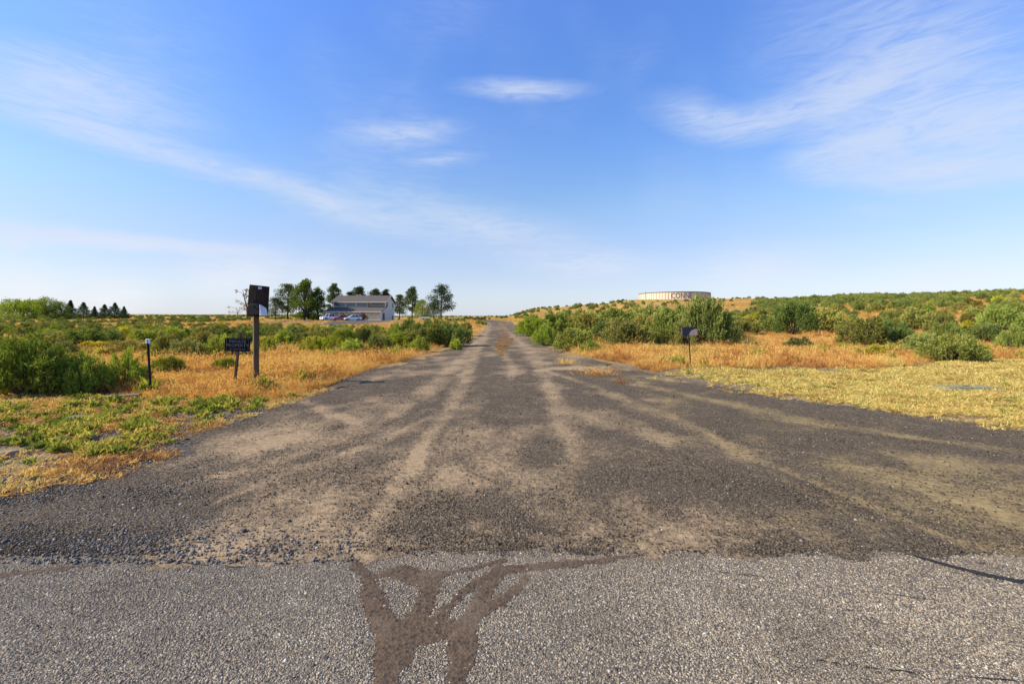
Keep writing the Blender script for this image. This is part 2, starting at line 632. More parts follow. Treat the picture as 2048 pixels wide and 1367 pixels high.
def gravel_mat():
    m, T, out = new_mat('drive_gravel')
    p = T.pos()
    dust = T.attr('dust')
    brown = T.attr('brown')
    vs = T.voro(p, 75, 'Color')
    s = T.n('ShaderNodeSeparateColor')
    T.link(vs, s.inputs[0])
    vb = T.voro(p, 30, 'Color')
    s2 = T.n('ShaderNodeSeparateColor')
    T.link(vb, s2.inputs[0])
    fine = T.noise(p, 16, 6, .7)
    mid = T.noise(p, 2.2, 5, .65)
    grain = T.noise(p, 90, 3, .7)
    g = T.ramp(s.outputs[0], [(0, (.042, .032, .022)), (.5, (.090, .069, .043)), (.85, (.134, .103, .066)), (.97, (.18, .145, .105)), (1, (.30, .26, .20))])
    g = T.mix(T.rng(s2.outputs[1], .0, 1, .0, .4), g, (.098, .070, .045))
    d = T.mix(T.rng(T.math('ADD', fine, T.math('MULTIPLY', grain, .6)), .5, 1.1), (.18, .126, .072), (.41, .293, .165))
    yel = T.attr('yellow')
    d = T.mix(yel, d, T.mix(fine, (.20, .145, .062), (.40, .295, .125)))
    f = T.math('ADD', dust, T.math('ADD', T.rng(fine, .3, .7, -.28, .28), T.rng(grain, .3, .7, -.18, .18)))
    f = T.math('ADD', f, T.rng(mid, .3, .7, -.18, .18))
    f = T.rng(f, .20, .90, 0, 1)
    c = T.mix(f, g, d)
    c = T.mix(T.math('MULTIPLY', brown, T.rng(fine, .3, .65, .3, 1)), c, (.15, .085, .045))
    h = T.math('ADD', T.math('MULTIPLY', T.voro(p, 75), -1.0), T.math('MULTIPLY', T.voro(p, 30), -.7))
    hs = T.math('MULTIPLY', h, T.rng(f, 0, 1, 1, .25))
    nm = T.bump(hs, .9, .012)
    nm = T.bump(T.noise(p, 5, 5, .6), .35, .06, nm)
    pbr(T, out, c, .93, nm, .15)
    return m


def asphalt_mat():
    m, T, out = new_mat('chip_seal_asphalt')
    p = T.pos()
    v = T.voro(p, 150, 'Color')
    s = T.n('ShaderNodeSeparateColor')
    T.link(v, s.inputs[0])
    c = T.ramp(s.outputs[0], [(0, (.06, .049, .038)), (.25, (.14, .119, .094)), (.6, (.220, .188, .136)), (.85, (.295, .260, .19)), (.95, (.30, .20, .12)), (1, (.46, .42, .34))])
    d = T.voro(p, 150)
    c = T.mix(T.rng(d, .25, .6, 0, .8), c, (.060, .050, .041))
    ds = T.n('ShaderNodeSeparateXYZ')
    T.link(p, ds.inputs[0])
    edge = T.math('ADD', ds.outputs[1], T.rng(T.noise(p, 3.0, 5, .7), .3, .7, -.30, .30))
    c = T.mix(T.rng(edge, 2.62, 3.1, 0, .75, True), c, (.20, .146, .092))
    big = T.noise(p, .9, 4, .6)
    c = T.mix(T.rng(big, .4, .7, 0, .25), c, (.20, .165, .13))
    nm = T.bump(T.math('MULTIPLY', d, -1), .8, .005)
    pbr(T, out, c, .85, nm, .3)
    return m


M = {}
M['ground'] = ground_mat()
M['gravel'] = gravel_mat()
M['asphalt'] = asphalt_mat()
M['chips'] = stone_mat('asphalt_chips', [(0, (.06, .051, .041)), (.16, (.12, .102, .083)), (.5, (.250, .210, .150)), (.78, (.345, .296, .212)), (.9, (.31, .22, .13)), (.96, (.44, .395, .32)), (1, (.56, .50, .40))])
M['stones'] = stone_mat('basalt_stones', [(0, (.038, .031, .025)), (.5, (.080, .064, .044)), (.8, (.126, .102, .072)), (.955, (.18, .148, .115)), (.99, (.30, .27, .23)), (1, (.5, .47, .43))])
M['shoulder_stones'] = stone_mat('shoulder_stones', [(0, (.045, .041, .038)), (.45, (.10, .094, .088)), (.8, (.175, .162, .148)), (.95, (.26, .235, .205)), (1, (.45, .42, .38))])
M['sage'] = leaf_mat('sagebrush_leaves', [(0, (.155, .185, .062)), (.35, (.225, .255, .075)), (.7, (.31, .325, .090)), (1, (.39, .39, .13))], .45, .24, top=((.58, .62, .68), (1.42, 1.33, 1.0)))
M['sage_far'] = leaf_mat('far_sagebrush_leaves', [(0, (.155, .185, .062)), (.35, (.225, .255, .075)), (.7, (.31, .325, .090)), (1, (.39, .39, .13))], .45, .24)
M['stem'] = plain('grey_brown_bark', (.11, .085, .065), .9, .1, vary=.35, scale=6)
M['bark'] = plain('dark_tree_bark', (.075, .055, .042), .9, .1, vary=.35, scale=2)
M['drygrass'] = leaf_mat('dry_cheatgrass', [(0, (.24, .105, .052)), (.26, (.46, .215, .070)), (.48, (.68, .365, .105)), (.78, (.80, .53, .175)), (1, (.62, .52, .17))], .55, .40, pscale=.45)
M['straw'] = leaf_mat('mown_straw', [(0, (.28, .19, .065)), (.3, (.52, .37, .11)), (.55, (.70, .53, .17)), (.85, (.74, .61, .24)), (.93, (.40, .38, .10)), (1, (.20, .25, .06))], .5, .30, pscale=1.2)
M['weed'] = leaf_mat('green_weeds', [(0, (.13, .165, .030)), (.35, (.22, .265, .045)), (.65, (.36, .355, .07)), (1, (.56, .42, .12))], .5, .40, pscale=1.1)
M['pine'] = leaf_mat('pine_needles', [(0, (.055, .082, .034)), (.5, (.088, .118, .044)), (1, (.15, .17, .058))], .6, .20, pscale=.5)
M['broadleaf'] = leaf_mat('tree_leaves', [(0, (.11, .17, .032)), (.5, (.18, .245, .045)), (1, (.27, .31, .07))], .7, .35, pscale=.45)
M['redleaf'] = leaf_mat('dark_red_leaves', [(0, (.03, .010, .010)), (.6, (.06, .018, .016)), (1, (.10, .03, .025))], .6, .2, pscale=.9)

# ------------------------------------------------------------------ ground sheet
def build_ground():
    th_f = np.linspace(-68, 68, 430)
    th_b = np.linspace(68, 292, 70)[1:-1]
    th = np.radians(np.concatenate([th_f, th_b]))
    r = np.geomspace(0.5, 6500, 270)
    R, TH = np.meshgrid(r, th, indexing='ij')
    X, Y = R * np.sin(TH), R * np.cos(TH)
    Z = gz(X, Y) - 0.014 - 0.05 * sstep(3.4, 2.9, np.where((Y > -7.2), Y, 9))
    n, m = X.shape
    V = np.stack([X, Y, Z], -1).reshape(-1, 3)
    i, j = np.meshgrid(np.arange(n - 1), np.arange(m), indexing='ij')
    j2 = (j + 1) % m
    F = np.stack([i * m + j, i * m + j2, (i + 1) * m + j2, (i + 1) * m + j], -1).reshape(-1, 4)[:, ::-1]
    V = np.concatenate([V, [[0, 0, -0.06]]])
    cx = len(V) - 1
    me = make_mesh('ground', V, F, [M['ground']], smooth=True)
    x, y = V[:, 0], V[:, 1]
    off = np.maximum(left_edge(y) - x, x - right_edge(y))
    grav = np.zeros(len(V))
    # loose gravel and dirt between the weeds left of the drive, and along the road shoulder
    grav = np.maximum(grav, (x < 0) * sstep(9.2, 5.5, y) * sstep(2.2, 3.2, y) * (.05 + .75 * fbm(x * 1.3, y * 1.3, 3)) * sstep(-13, -8, x))
    grav = np.maximum(grav, sstep(1.2, 0.0, off) * sstep(25, 5, y) * .75)
    grav = np.maximum(grav, sstep(4.4, 3.3, y) * sstep(-9, -6, y))
    # grey bank and yard in front of the house
    bank = sstep(82, 92, y) * sstep(128, 118, y) * sstep(-62, -55, x) * sstep(-26, -34, x)
    grav = np.maximum(grav, bank * (.45 + .9 * sstep(.36, .52, fbm(x * .16, y * .16, 8))))
    yard = sstep(116, 120, y) * sstep(141, 137, y) * sstep(-66, -60, x) * sstep(-34, -40, x)
    grav = np.maximum(grav, yard)
    soil = np.clip((x > 2) * sstep(17, 13, y) * (y > 4) * .8 + (x < 0) * sstep(9.5, 6.5, y) * (y > 0) * .75 + sstep(1.5, .2, off) * .5 * (y < 60) + sstep(82, 92, y) * sstep(116, 108, y) * (np.abs(x + 42) < 22) * .45, 0, 1)
    green = np.clip(sstep(.50, .66, fbm(x * .02, y * .02, 21, 3)) * .6 * sstep(60, 160, y) * (x < 0) + sstep(700, 1400, y) * .55
                    + sstep(1.0, 1.3, x / np.maximum(y, 1)) * sstep(16, 30, y) * .35, 0, 1)
    for nm, vals in (('grav', grav), ('soil', soil), ('green', green)):
        a = me.attributes.new(nm, 'FLOAT', 'POINT')
        a.data.foreach_set('value', vals.astype(np.float32))
    tag(link('ground', me), kind='structure')


build_ground()

# ------------------------------------------------------------------ paved road under the camera
def build_asphalt():
    xs = np.concatenate([np.linspace(-140, -9, 50)[:-1], np.linspace(-9, 9, 240), np.linspace(9, 140, 50)[1:]])
    ys = np.array([-6.4, -4, -2, 0, 1, 2, 2.6, 3.15])
    X, Y = np.meshgrid(xs, ys, indexing='ij')
    Y = Y.copy()
    Y[:, -1] += .12 * (fbm(xs * 1.3, xs * 0, 9) - .5)
    V = np.stack([X, Y, np.zeros_like(X)], -1).reshape(-1, 3)
    n, m = X.shape
    i, j = np.meshgrid(np.arange(n - 1), np.arange(m - 1), indexing='ij')
    F = np.stack([i * m + j, (i + 1) * m + j, (i + 1) * m + j + 1, i * m + j + 1], -1).reshape(-1, 4)
    tag(link('road', make_mesh('road', V, F, [M['asphalt']])), kind='structure')


build_asphalt()


def seg_dist(x, y, pts):
    """distance to a polyline and the nearest parameter"""
    best = np.full(np.shape(x), 1e9)
    par = np.zeros(np.shape(x))
    for k in range(len(pts) - 1):
        ax, ay = pts[k]
        bx, by = pts[k + 1]
        dx, dy = bx - ax, by - ay
        t = np.clip(((x - ax) * dx + (y - ay) * dy) / (dx * dx + dy * dy + 1e-9), 0, 1)
        d = np.hypot(x - ax - t * dx, y - ay - t * dy)
        par = np.where(d < best, k + t, par)
        best = np.minimum(best, d)
    return best, par


# ---- brown sealed cracks in the chip seal: polylines in photo pixels with half-widths in metres
CRACKS = [
    ([(700, 1112), (735, 1150), (757, 1220), (790, 1290), (775, 1367), (765, 1420)], [.035, .05, .07, .10, .075, .07]),
    ([(800, 1150), (860, 1165), (850, 1215), (800, 1270)], [.05, .07, .06, .08]),
    ([(740, 1155), (800, 1140), (870, 1150), (950, 1135), (1010, 1120)], [.03, .06, .05, .03, .03]),
    ([(790, 1290), (870, 1240), (930, 1180), (1000, 1140), (1080, 1132), (1190, 1122), (1290, 1108)], [.07, .04, .035, .055, .044, .036, .024]),
    ([(930, 1245), (960, 1200), (1000, 1150)], [.05, .04, .035]),
    ([(800, 1290), (890, 1262), (960, 1225), (1015, 1195), (1055, 1155)], [.05, .06, .06, .045, .045]),
    ([(925, 1250), (925, 1300), (912, 1367), (905, 1420)], [.08, .075, .055, .05]),
    ([(-60, 1158), (0, 1150), (110, 1138), (190, 1130), (240, 1118)], [.03, .03, .026, .024, .02]),
]
for _p, _w in CRACKS:
    for _i, _q in enumerate(_p):
        _p[_i] = flat(*_q)


def crack_field(x, y):
    """positive inside the sealed cracks"""
    best = np.full(np.shape(x), -9.0)
    for p, w in CRACKS:
        d, par = seg_dist(x, y, p)
        hw = np.interp(par, range(len(w)), w) * .84
        best = np.maximum(best, hw - d)
    wob = .060 * (fbm(x * 11, y * 11, 31, 4) - .5) + .030 * (fbm(x * 55, y * 55, 33, 2) - .5)
    return best + wob


def build_cracks():
    m, T, out = new_mat('crack_sealant')
    p = T.pos()
    f = T.noise(p, 40, 6, .7)
    v = T.voro(p, 70, 'Color')
    s = T.n('ShaderNodeSeparateColor')
    T.link(v, s.inputs[0])
    c = T.mix(T.rng(f, .3, .7), (.042, .029, .019), (.145, .100, .063))
    c = T.mix(T.rng(s.outputs[0], .86, .9, 0, .8), c, (.035, .03, .027))
    c = T.mix(T.rng(T.noise(p, 3, 3), .5, .7, 0, .5), c, (.17, .128, .085))
    pbr(T, out, c, .92, T.bump(T.math('ADD', f, T.voro(p, 70)), .5, .006), .15)
    h = .0125
    xs = np.arange(-3.6, 3.7, h)
    ys = np.arange(1.5, 3.02, h)
    X, Y = np.meshgrid(xs, ys, indexing='ij')
    fld = crack_field(X, Y)
    n_, m_ = X.shape
    i, j = np.meshgrid(np.arange(n_ - 1), np.arange(m_ - 1), indexing='ij')
    F = np.stack([i * m_ + j, (i + 1) * m_ + j, (i + 1) * m_ + j + 1, i * m_ + j + 1], -1).reshape(-1, 4)
    keep = (fld.ravel()[F].mean(1) > 0)
    F = F[keep]
    used, inv = np.unique(F, return_inverse=True)
    Z = .0025 + .002 * sstep(0, .03, fld) + .002 * (fbm(X * 30, Y * 30, 4, 2) - .5)
    V = np.stack([X, Y, Z], -1).reshape(-1, 3)[used]
    o = link('crack_sealant', make_mesh('crack_sealant', V, inv.reshape(-1, 4), [m], smooth=True))
    tag(o, 'branching brown sealed cracks across the chip seal in the foreground', kind='structure')
    # black tar line and hairline cracks as narrow ragged ribbons
    tar = plain('black_tar', (.022, .018, .015), .7, .3, vary=.5, scale=30, bump=.4)
    for nm, poly, hw, lab in (('tar_line', [(1826, 1112), (1870, 1124), (1930, 1140), (1985, 1153), (2048, 1165), (2160, 1182)], .027, 'black tar line across the road at right'),
                              ('road_crack', [(1400, 1140), (1450, 1146), (1500, 1150), (1560, 1160)], .0024, None), ('road_crack', [(1625, 1318), (1700, 1332), (1800, 1342), (1900, 1352), (2060, 1364)], .003, None),
                              ('road_crack', [(310, 1118), (400, 1130), (500, 1136)], .0028, None), ('road_crack', [(120, 1195), (200, 1182), (270, 1166), (330, 1158)], .0024, None),
                              ('road_crack', [(1700, 1180), (1790, 1190), (1900, 1204)], .002, None)):
        w = [flat(*q) for q in poly]
        tt = np.linspace(0, len(w) - 1, 26 * len(w))
        cx = np.interp(tt, range(len(w)), [q[0] for q in w])
        cy = np.interp(tt, range(len(w)), [q[1] for q in w]) + .012 * (fbm(tt * 6, tt * 0 + hw * 900, 36, 4) - .5)
        wd = hw * (.35 + 1.3 * fbm(tt * 9, tt * 0 + 7, 37, 3)) * np.clip(np.minimum(tt, len(w) - 1 - tt) * 4, .15, 1) * (1 if lab else sstep(.36, .52, fbm(tt * 3.1, tt * 0 + hw * 5000, 38, 3)))
        V = np.concatenate([np.stack([cx, cy - wd, 0 * cx + .0062], -1), np.stack([cx, cy + wd, 0 * cx + .0062], -1)])
        k = len(tt)
        F = np.array([(i, i + 1, k + i + 1, k + i) for i in range(k - 1)])
        tag(link(nm, make_mesh(nm, V, F, [tar])), lab, kind='structure')


build_cracks()

# ------------------------------------------------------------------ gravel drive
TRACKS = [  # photo polylines: points, half-width in metres at the points, strength
    ([(978, 655), (966, 680), (945, 715), (925, 765), (905, 805), (872, 850), (832, 918), (795, 985), (745, 1050), (700, 1100)], [.45, .4, .3, .2, .16, .15, .12, .10, .09, .07], .75),
    ([(955, 680), (925, 715), (880, 760), (800, 815), (700, 868), (590, 912), (470, 945), (290, 985)], [.25, .25, .3, .35, .22, .18, .15, .08], .72),
    ([(760, 810), (640, 845), (560, 870)], [.3, .25, .1], .45),
    ([(870, 830), (730, 895), (600, 935), (500, 975), (420, 1010)], [.08, .14, .14, .12, .05], .62),
    ([(1000, 655), (1035, 680), (1062, 705), (1085, 745), (1105, 790), (1120, 850), (1160, 920)], [.4, .4, .45, .25, .22, .18, .10], .66),
    ([(985, 690), (1005, 705), (1028, 735), (1022, 760)], [.2, .25, .2, .1], .62),
    ([(1040, 700), (1085, 697), (1125, 712), (1165, 735)], [.5, .7, .6, .4], .50),
    ([(1100, 745), (1180, 770), (1260, 805), (1380, 850), (1500, 915), (1640, 970), (1760, 1020), (1860, 1062), (1930, 1092)], [.2, .2, .2, .22, .2, .10, .10, .09, .08], .66),
    ([(1270, 770), (1400, 795), (1560, 835), (1750, 865), (1900, 885), (2100, 915)], [.3, .3, .3, .25, .22, .2], .60),
    ([(1430, 880), (1600, 925), (1800, 945), (2100, 985)], [.15, .2, .15, .15], .42),
    ([(1550, 950), (1640, 1000), (1760, 1050)], [.08, .1, .06], .40),
    ([(605, 800), (650, 825), (690, 838), (730, 852)], [.2, .22, .2, .1], .6),
    ([(1000, 985), (1090, 960), (1200, 900), (1130, 870)], [.15, .2, .3, .3], .38),
    ([(960, 1050), (1040, 1075), (1130, 1085), (1200, 1060)], [.10, .12, .10, .08], .50),
    ([(1290, 1095), (1400, 1070), (1500, 1085)], [.06, .10, .06], .50),
    ([(820, 860), (1000, 880), (1160, 840)], [.12, .2, .3], .34),
    ([(640, 1010), (760, 985), (900, 990)], [.10, .14, .12], .34),
    ([(1090, 740), (1150, 735), (1195, 742)], [.35, .5, .35], 1.1),
]
TRACKS = [([flat(*q) for q in p], w, s) for p, w, s in TRACKS]


def drive_masks(x, y):
    dust = .16 + .95 * np.clip(fbm(x * 1.1 + 4, y * .7, 41, 5) - .50, 0, 1) * 2.6
    dust = dust + .30 * np.clip(fbm(x * 3.2, y * 2.4, 45, 4) - .5, 0, 1) * 2
    dust = dust * sstep(.0, 1.4, x + 4.6)
    for p, w, s in TRACKS:
        d, par = seg_dist(x, y, p)
        hw = np.interp(par, range(len(w)), w) * (1.0 + .9 * (fbm(x * 2.2, y * 1.2, 47, 4) - .5) * 2)
        dust = np.maximum(dust, dust * .5 + s * .97 * sstep(1.75, .15, d / np.maximum(hw, .03)) * (.20 + 1.35 * fbm(x * 3.4, y * 1.7, 48, 5)))
    # coarse dark gravel pushed to the left shoulder
    dust = dust * (1 - .85 * sstep(-2.2, -3.2, x) * sstep(4.6, 3.8, y))
    road_mid = (left_edge(y) + right_edge(y)) / 2
    brown = sstep(19, 26, y) * sstep(.75, .25, np.abs(x - road_mid - .1)) * .85 * sstep(.34, .5, fbm(x * 1.2, y * .4, 49))
    yellow = sstep(1.2, 3.4, x) * .85
    return dust, brown, yellow


def build_drive():
    rows = np.concatenate([np.linspace(2.5, 3.3, 76)[:-1], np.linspace(3.3, 4.0, 36)[:-1], np.geomspace(4.0, 150, 330)])
    ts = np.linspace(-1.7, 1.8, 720)
    Y, T_ = np.meshgrid(rows, ts, indexing='ij')
    X = T_ * Y
    wob = (fbm(X * .9, Y * .9, 61, 4) - .5) * np.clip(1.5 - Y * .012, .5, 1.5) + (fbm(X * 4, Y * 4, 63, 3) - .5) * .35
    inside = (X > left_edge(Y) + wob) & (X < right_edge(Y) + wob) & (Y > near_edge(X) + .42 * (fbm(X * 5.5, Y * 5.5, 66, 5) - .5))
    n_, m_ = X.shape
    i, j = np.meshgrid(np.arange(n_ - 1), np.arange(m_ - 1), indexing='ij')
    F = np.stack([i * m_ + j, i * m_ + j + 1, (i + 1) * m_ + j + 1, (i + 1) * m_ + j], -1).reshape(-1, 4)
    F = F[inside.ravel()[F].all(1)]
    used, inv = np.unique(F, return_inverse=True)
    x, y = X.ravel()[used], Y.ravel()[used]
    dust, brown, yellow = drive_masks(x, y)
    z = gz(x, y, False) + .006 + .012 * (fbm(x * 2, y * 2, 65, 4) - .3) * sstep(2.95, 3.4, y) - .012 * sstep(.3, .9, dust) * sstep(3.2, 3.8, y)
    z = np.maximum(z, gz(x, y, False) + .003)
    z = np.where(y < 3.5, np.minimum(z, .0026 + .016 * sstep(2.8, 3.5, y)), z)
    me = make_mesh('gravel_drive', np.stack([x, y, z], -1), inv.reshape(-1, 4), [M['gravel']], smooth=True)
    for nm, vals in (('dust', dust), ('brown', brown), ('yellow', yellow)):
        a = me.attributes.new(nm, 'FLOAT', 'POINT')
        a.data.foreach_set('value', vals.astype(np.float32))
    tag(link('gravel_drive', me), kind='structure')


build_drive()

# ------------------------------------------------------------------ loose stone
def rock_protos(n, seed, flatten=.6):
    rng = np.random.default_rng(seed)
    t = (1 + 5 ** .5) / 2
    base = np.array([(-1, t, 0), (1, t, 0), (-1, -t, 0), (1, -t, 0), (0, -1, t), (0, 1, t), (0, -1, -t), (0, 1, -t), (t, 0, -1), (t, 0, 1), (-t, 0, -1), (-t, 0, 1)]) / 1.9
    f = np.array([(0, 11, 5), (0, 5, 1), (0, 1, 7), (0, 7, 10), (0, 10, 11), (1, 5, 9), (5, 11, 4), (11, 10, 2), (10, 7, 6), (7, 1, 8), (3, 9, 4), (3, 4, 2), (3, 2, 6), (3, 6, 8), (3, 8, 9), (4, 9, 5), (2, 4, 11), (6, 2, 10), (8, 6, 7), (9, 8, 1)])
    out = []
    for k in range(n):
        v = base * rng.uniform(.65, 1.25, (12, 1)) * np.array([1, rng.uniform(.65, 1), flatten * rng.uniform(.7, 1.2)]) * .5
        out.append((v, f))
    return out


def spin(rng, n, tilt=.3):
    return np.stack([rng.normal(0, tilt, n), rng.normal(0, tilt, n), rng.uniform(0, 6.283, n)], -1)


def build_stones():
    rng = np.random.default_rng(5)
    # stone chips of the asphalt
    n = 250000
    y = 3.20 - rng.power(1.25, n) * 1.56
    x = rng.uniform(-1.22, 1.22, n) * (y + .05)
    cf = crack_field(x, y)
    ok = (y < near_edge(x) + .06 + .16 * rng.random(n) ** 2) & ((cf < .016 * rng.normal(0, 1, n)) | (rng.random(n) < .16 + .5 * np.exp(-np.clip(cf, 0, 1) / .012)))
    ok &= fbm(x * 2.2, y * 2.2, 35, 3) + rng.random(n) > .62
    x, y = x[ok], y[ok]
    s = (.0056 + .0085 * rng.random(len(x)) ** 2.0) * (1 + .7 * (rng.random(len(x)) < .02))
    pts = np.stack([x, y, s * .02], -1)
    o = scatter('road_chippings', rock_protos(8, 1), pts, spin(rng, len(x), .25), np.repeat(s[:, None], 3, 1), rng.integers(0, 8, len(x)), M['chips'])
    tag(o, 'grey and tan stone chips bedded in the old chip seal road', 'chippings', kind='stuff')
    # gravel lying on the drive
    n = 150000
    py = rng.uniform(664, 1112, n)
    px = rng.uniform(-120, 2170, n)
    y = EYE * FPX / (py - HORY)
    x = (px - 1024) / FPX * y
    dust, _, _ = drive_masks(x, y)
    ok = (x > left_edge(y) - .3) & (x < right_edge(y) + .1) & (y > near_edge(x) - .45 * rng.random(n) ** 2.6) & (rng.random(n) > dust * 1.15) & (y < 16)
    ok &= fbm(x * 1.6, y * 1.6, 77, 3) + rng.random(n) * .5 > .62
    x, y, dust = x[ok], y[ok], dust[ok]
    s = rng.uniform(.005, .016, len(x)) + .0012 * np.clip(y - 3, 0, 8)
    s *= 1 + (rng.random(len(x)) < .02) * rng.uniform(.4, 1.3, len(x))
    pts = np.stack([x, y, gz(x, y, False) + .008 + s * .12], -1)
    o = scatter('loose_gravel', rock_protos(8, 2), pts, spin(rng, len(x), .4), np.repeat(s[:, None], 3, 1), rng.integers(0, 8, len(x)), M['stones'])
    tag(o, 'dark crushed basalt gravel lying loose on the drive', 'gravel', kind='stuff')
    # coarser bluish gravel on the left shoulder and among the weeds
    n = 70000
    y = rng.uniform(2.8, 9.0, n) if False else 2.8 + rng.power(.8, n) * 5.2
    x = -rng.uniform(.0, 1.3, n) * y
    a = fbm(x * 1.3, y * 1.3, 78, 4)
    onsh = (x < -1.0) & (y < 4.3 + .5 * np.clip(-x - 2.5, 0, 3) * 0) & (y > near_edge(x) + .10 - .55 * rng.random(n) ** 4) & (a + .42 * sstep(-.8, -4.2, x) + .35 * rng.random(n) - .18 * sstep(3.5, 4.3, y) > .80)
    weeds = (x < left_edge(y)) & (y > 3.3) & (a > .47) & (rng.random(n) < .55)
    ok = onsh | weeds
    x, y = x[ok], y[ok]
    s = (.006 + .020 * rng.random(len(x)) ** 1.6) * (1 + (rng.random(len(x)) < .02) * rng.uniform(.3, 1.0, len(x)))
    pts = np.stack([x, y, gz(x, y) + .003 + s * .15], -1)
    o = scatter('shoulder_gravel', rock_protos(8, 3, .7), pts, spin(rng, len(x), .45), np.repeat(s[:, None], 3, 1), rng.integers(0, 8, len(x)), M['shoulder_stones'])
    tag(o, 'coarse blue grey gravel along the left road shoulder and among weeds', 'gravel', kind='stuff')


build_stones()

# ------------------------------------------------------------------ grass and weeds
def blades(c, d, L, W, rng, bend=0.0):
    """a leaf-shaped quad from each point c along unit direction d"""
    n = len(c)
    r = rng.normal(size=(n, 3))
    s = np.cross(d, r)
    s /= np.linalg.norm(s, axis=1, keepdims=True) + 1e-9
    L = np.broadcast_to(L, n)[:, None]
    W = np.broadcast_to(W, n)[:, None]
    tip = c + d * L
    tip[:, 2] -= bend * L[:, 0]
    mid = c + d * L * .5
    V = np.stack([c, mid + s * W / 2, tip, mid - s * W / 2], 1).reshape(-1, 3)
    F = np.arange(n * 4).reshape(n, 4)
    return V, F


def unit(v):
    return v / (np.linalg.norm(v, axis=1, keepdims=True) + 1e-9)


def grass_clump(rng, n, H, spread, lean, w, heads=True):
    c = np.zeros((n, 3))
    c[:, :2] = rng.normal(0, spread * .45, (n, 2))
    d = rng.normal(0, lean, (n, 3))
    d[:, 2] = 1
    d[:, :2] += c[:, :2] / spread * lean * .8
    d = unit(d)
    L = H * rng.uniform(.55, 1.1, n)
    V1, F1 = blades(c, d, L, w, rng, .12)
    if not heads:
        return V1, F1
    k = n // 2                       # drooping seed heads
    c2 = (c + d * L[:, None] * .88)[:k]
    d2 = unit(d[:k] * .6 + rng.normal(0, .6, (k, 3)))
    V2, F2 = blades(c2, d2, H * .20, w * 1.7, rng, .35)
    return np.concatenate([V1, V2]), np.concatenate([F1, F2 + len(V1)])


def rosette(rng, n, R, w, up):
    a = rng.uniform(0, 6.283, n)
    d = unit(np.stack([np.cos(a), np.sin(a), rng.uniform(.15, up, n)], -1))
    c = rng.normal(0, R * .22, (n, 3))
    c[:, 2] = np.abs(c[:, 2]) * .7
    return blades(c, d, R * rng.uniform(.5, 1.1, n), w, rng, .05)


def in_drive(x, y, pad=0.0):
    return (x > left_edge(y) - pad) & (x < right_edge(y) + pad) & (y > 2.6)


TALL_R = lambda x, y: y + 1.6 * (fbm(x * .9, y * .9, 131, 3) - .5) > np.interp(x / y, [-2, .0, .30, .39, .85, .95, 2], [0, 0, 12.4, 14.3, 14.4, 17.5, 19])   # where the tall grass starts on the right


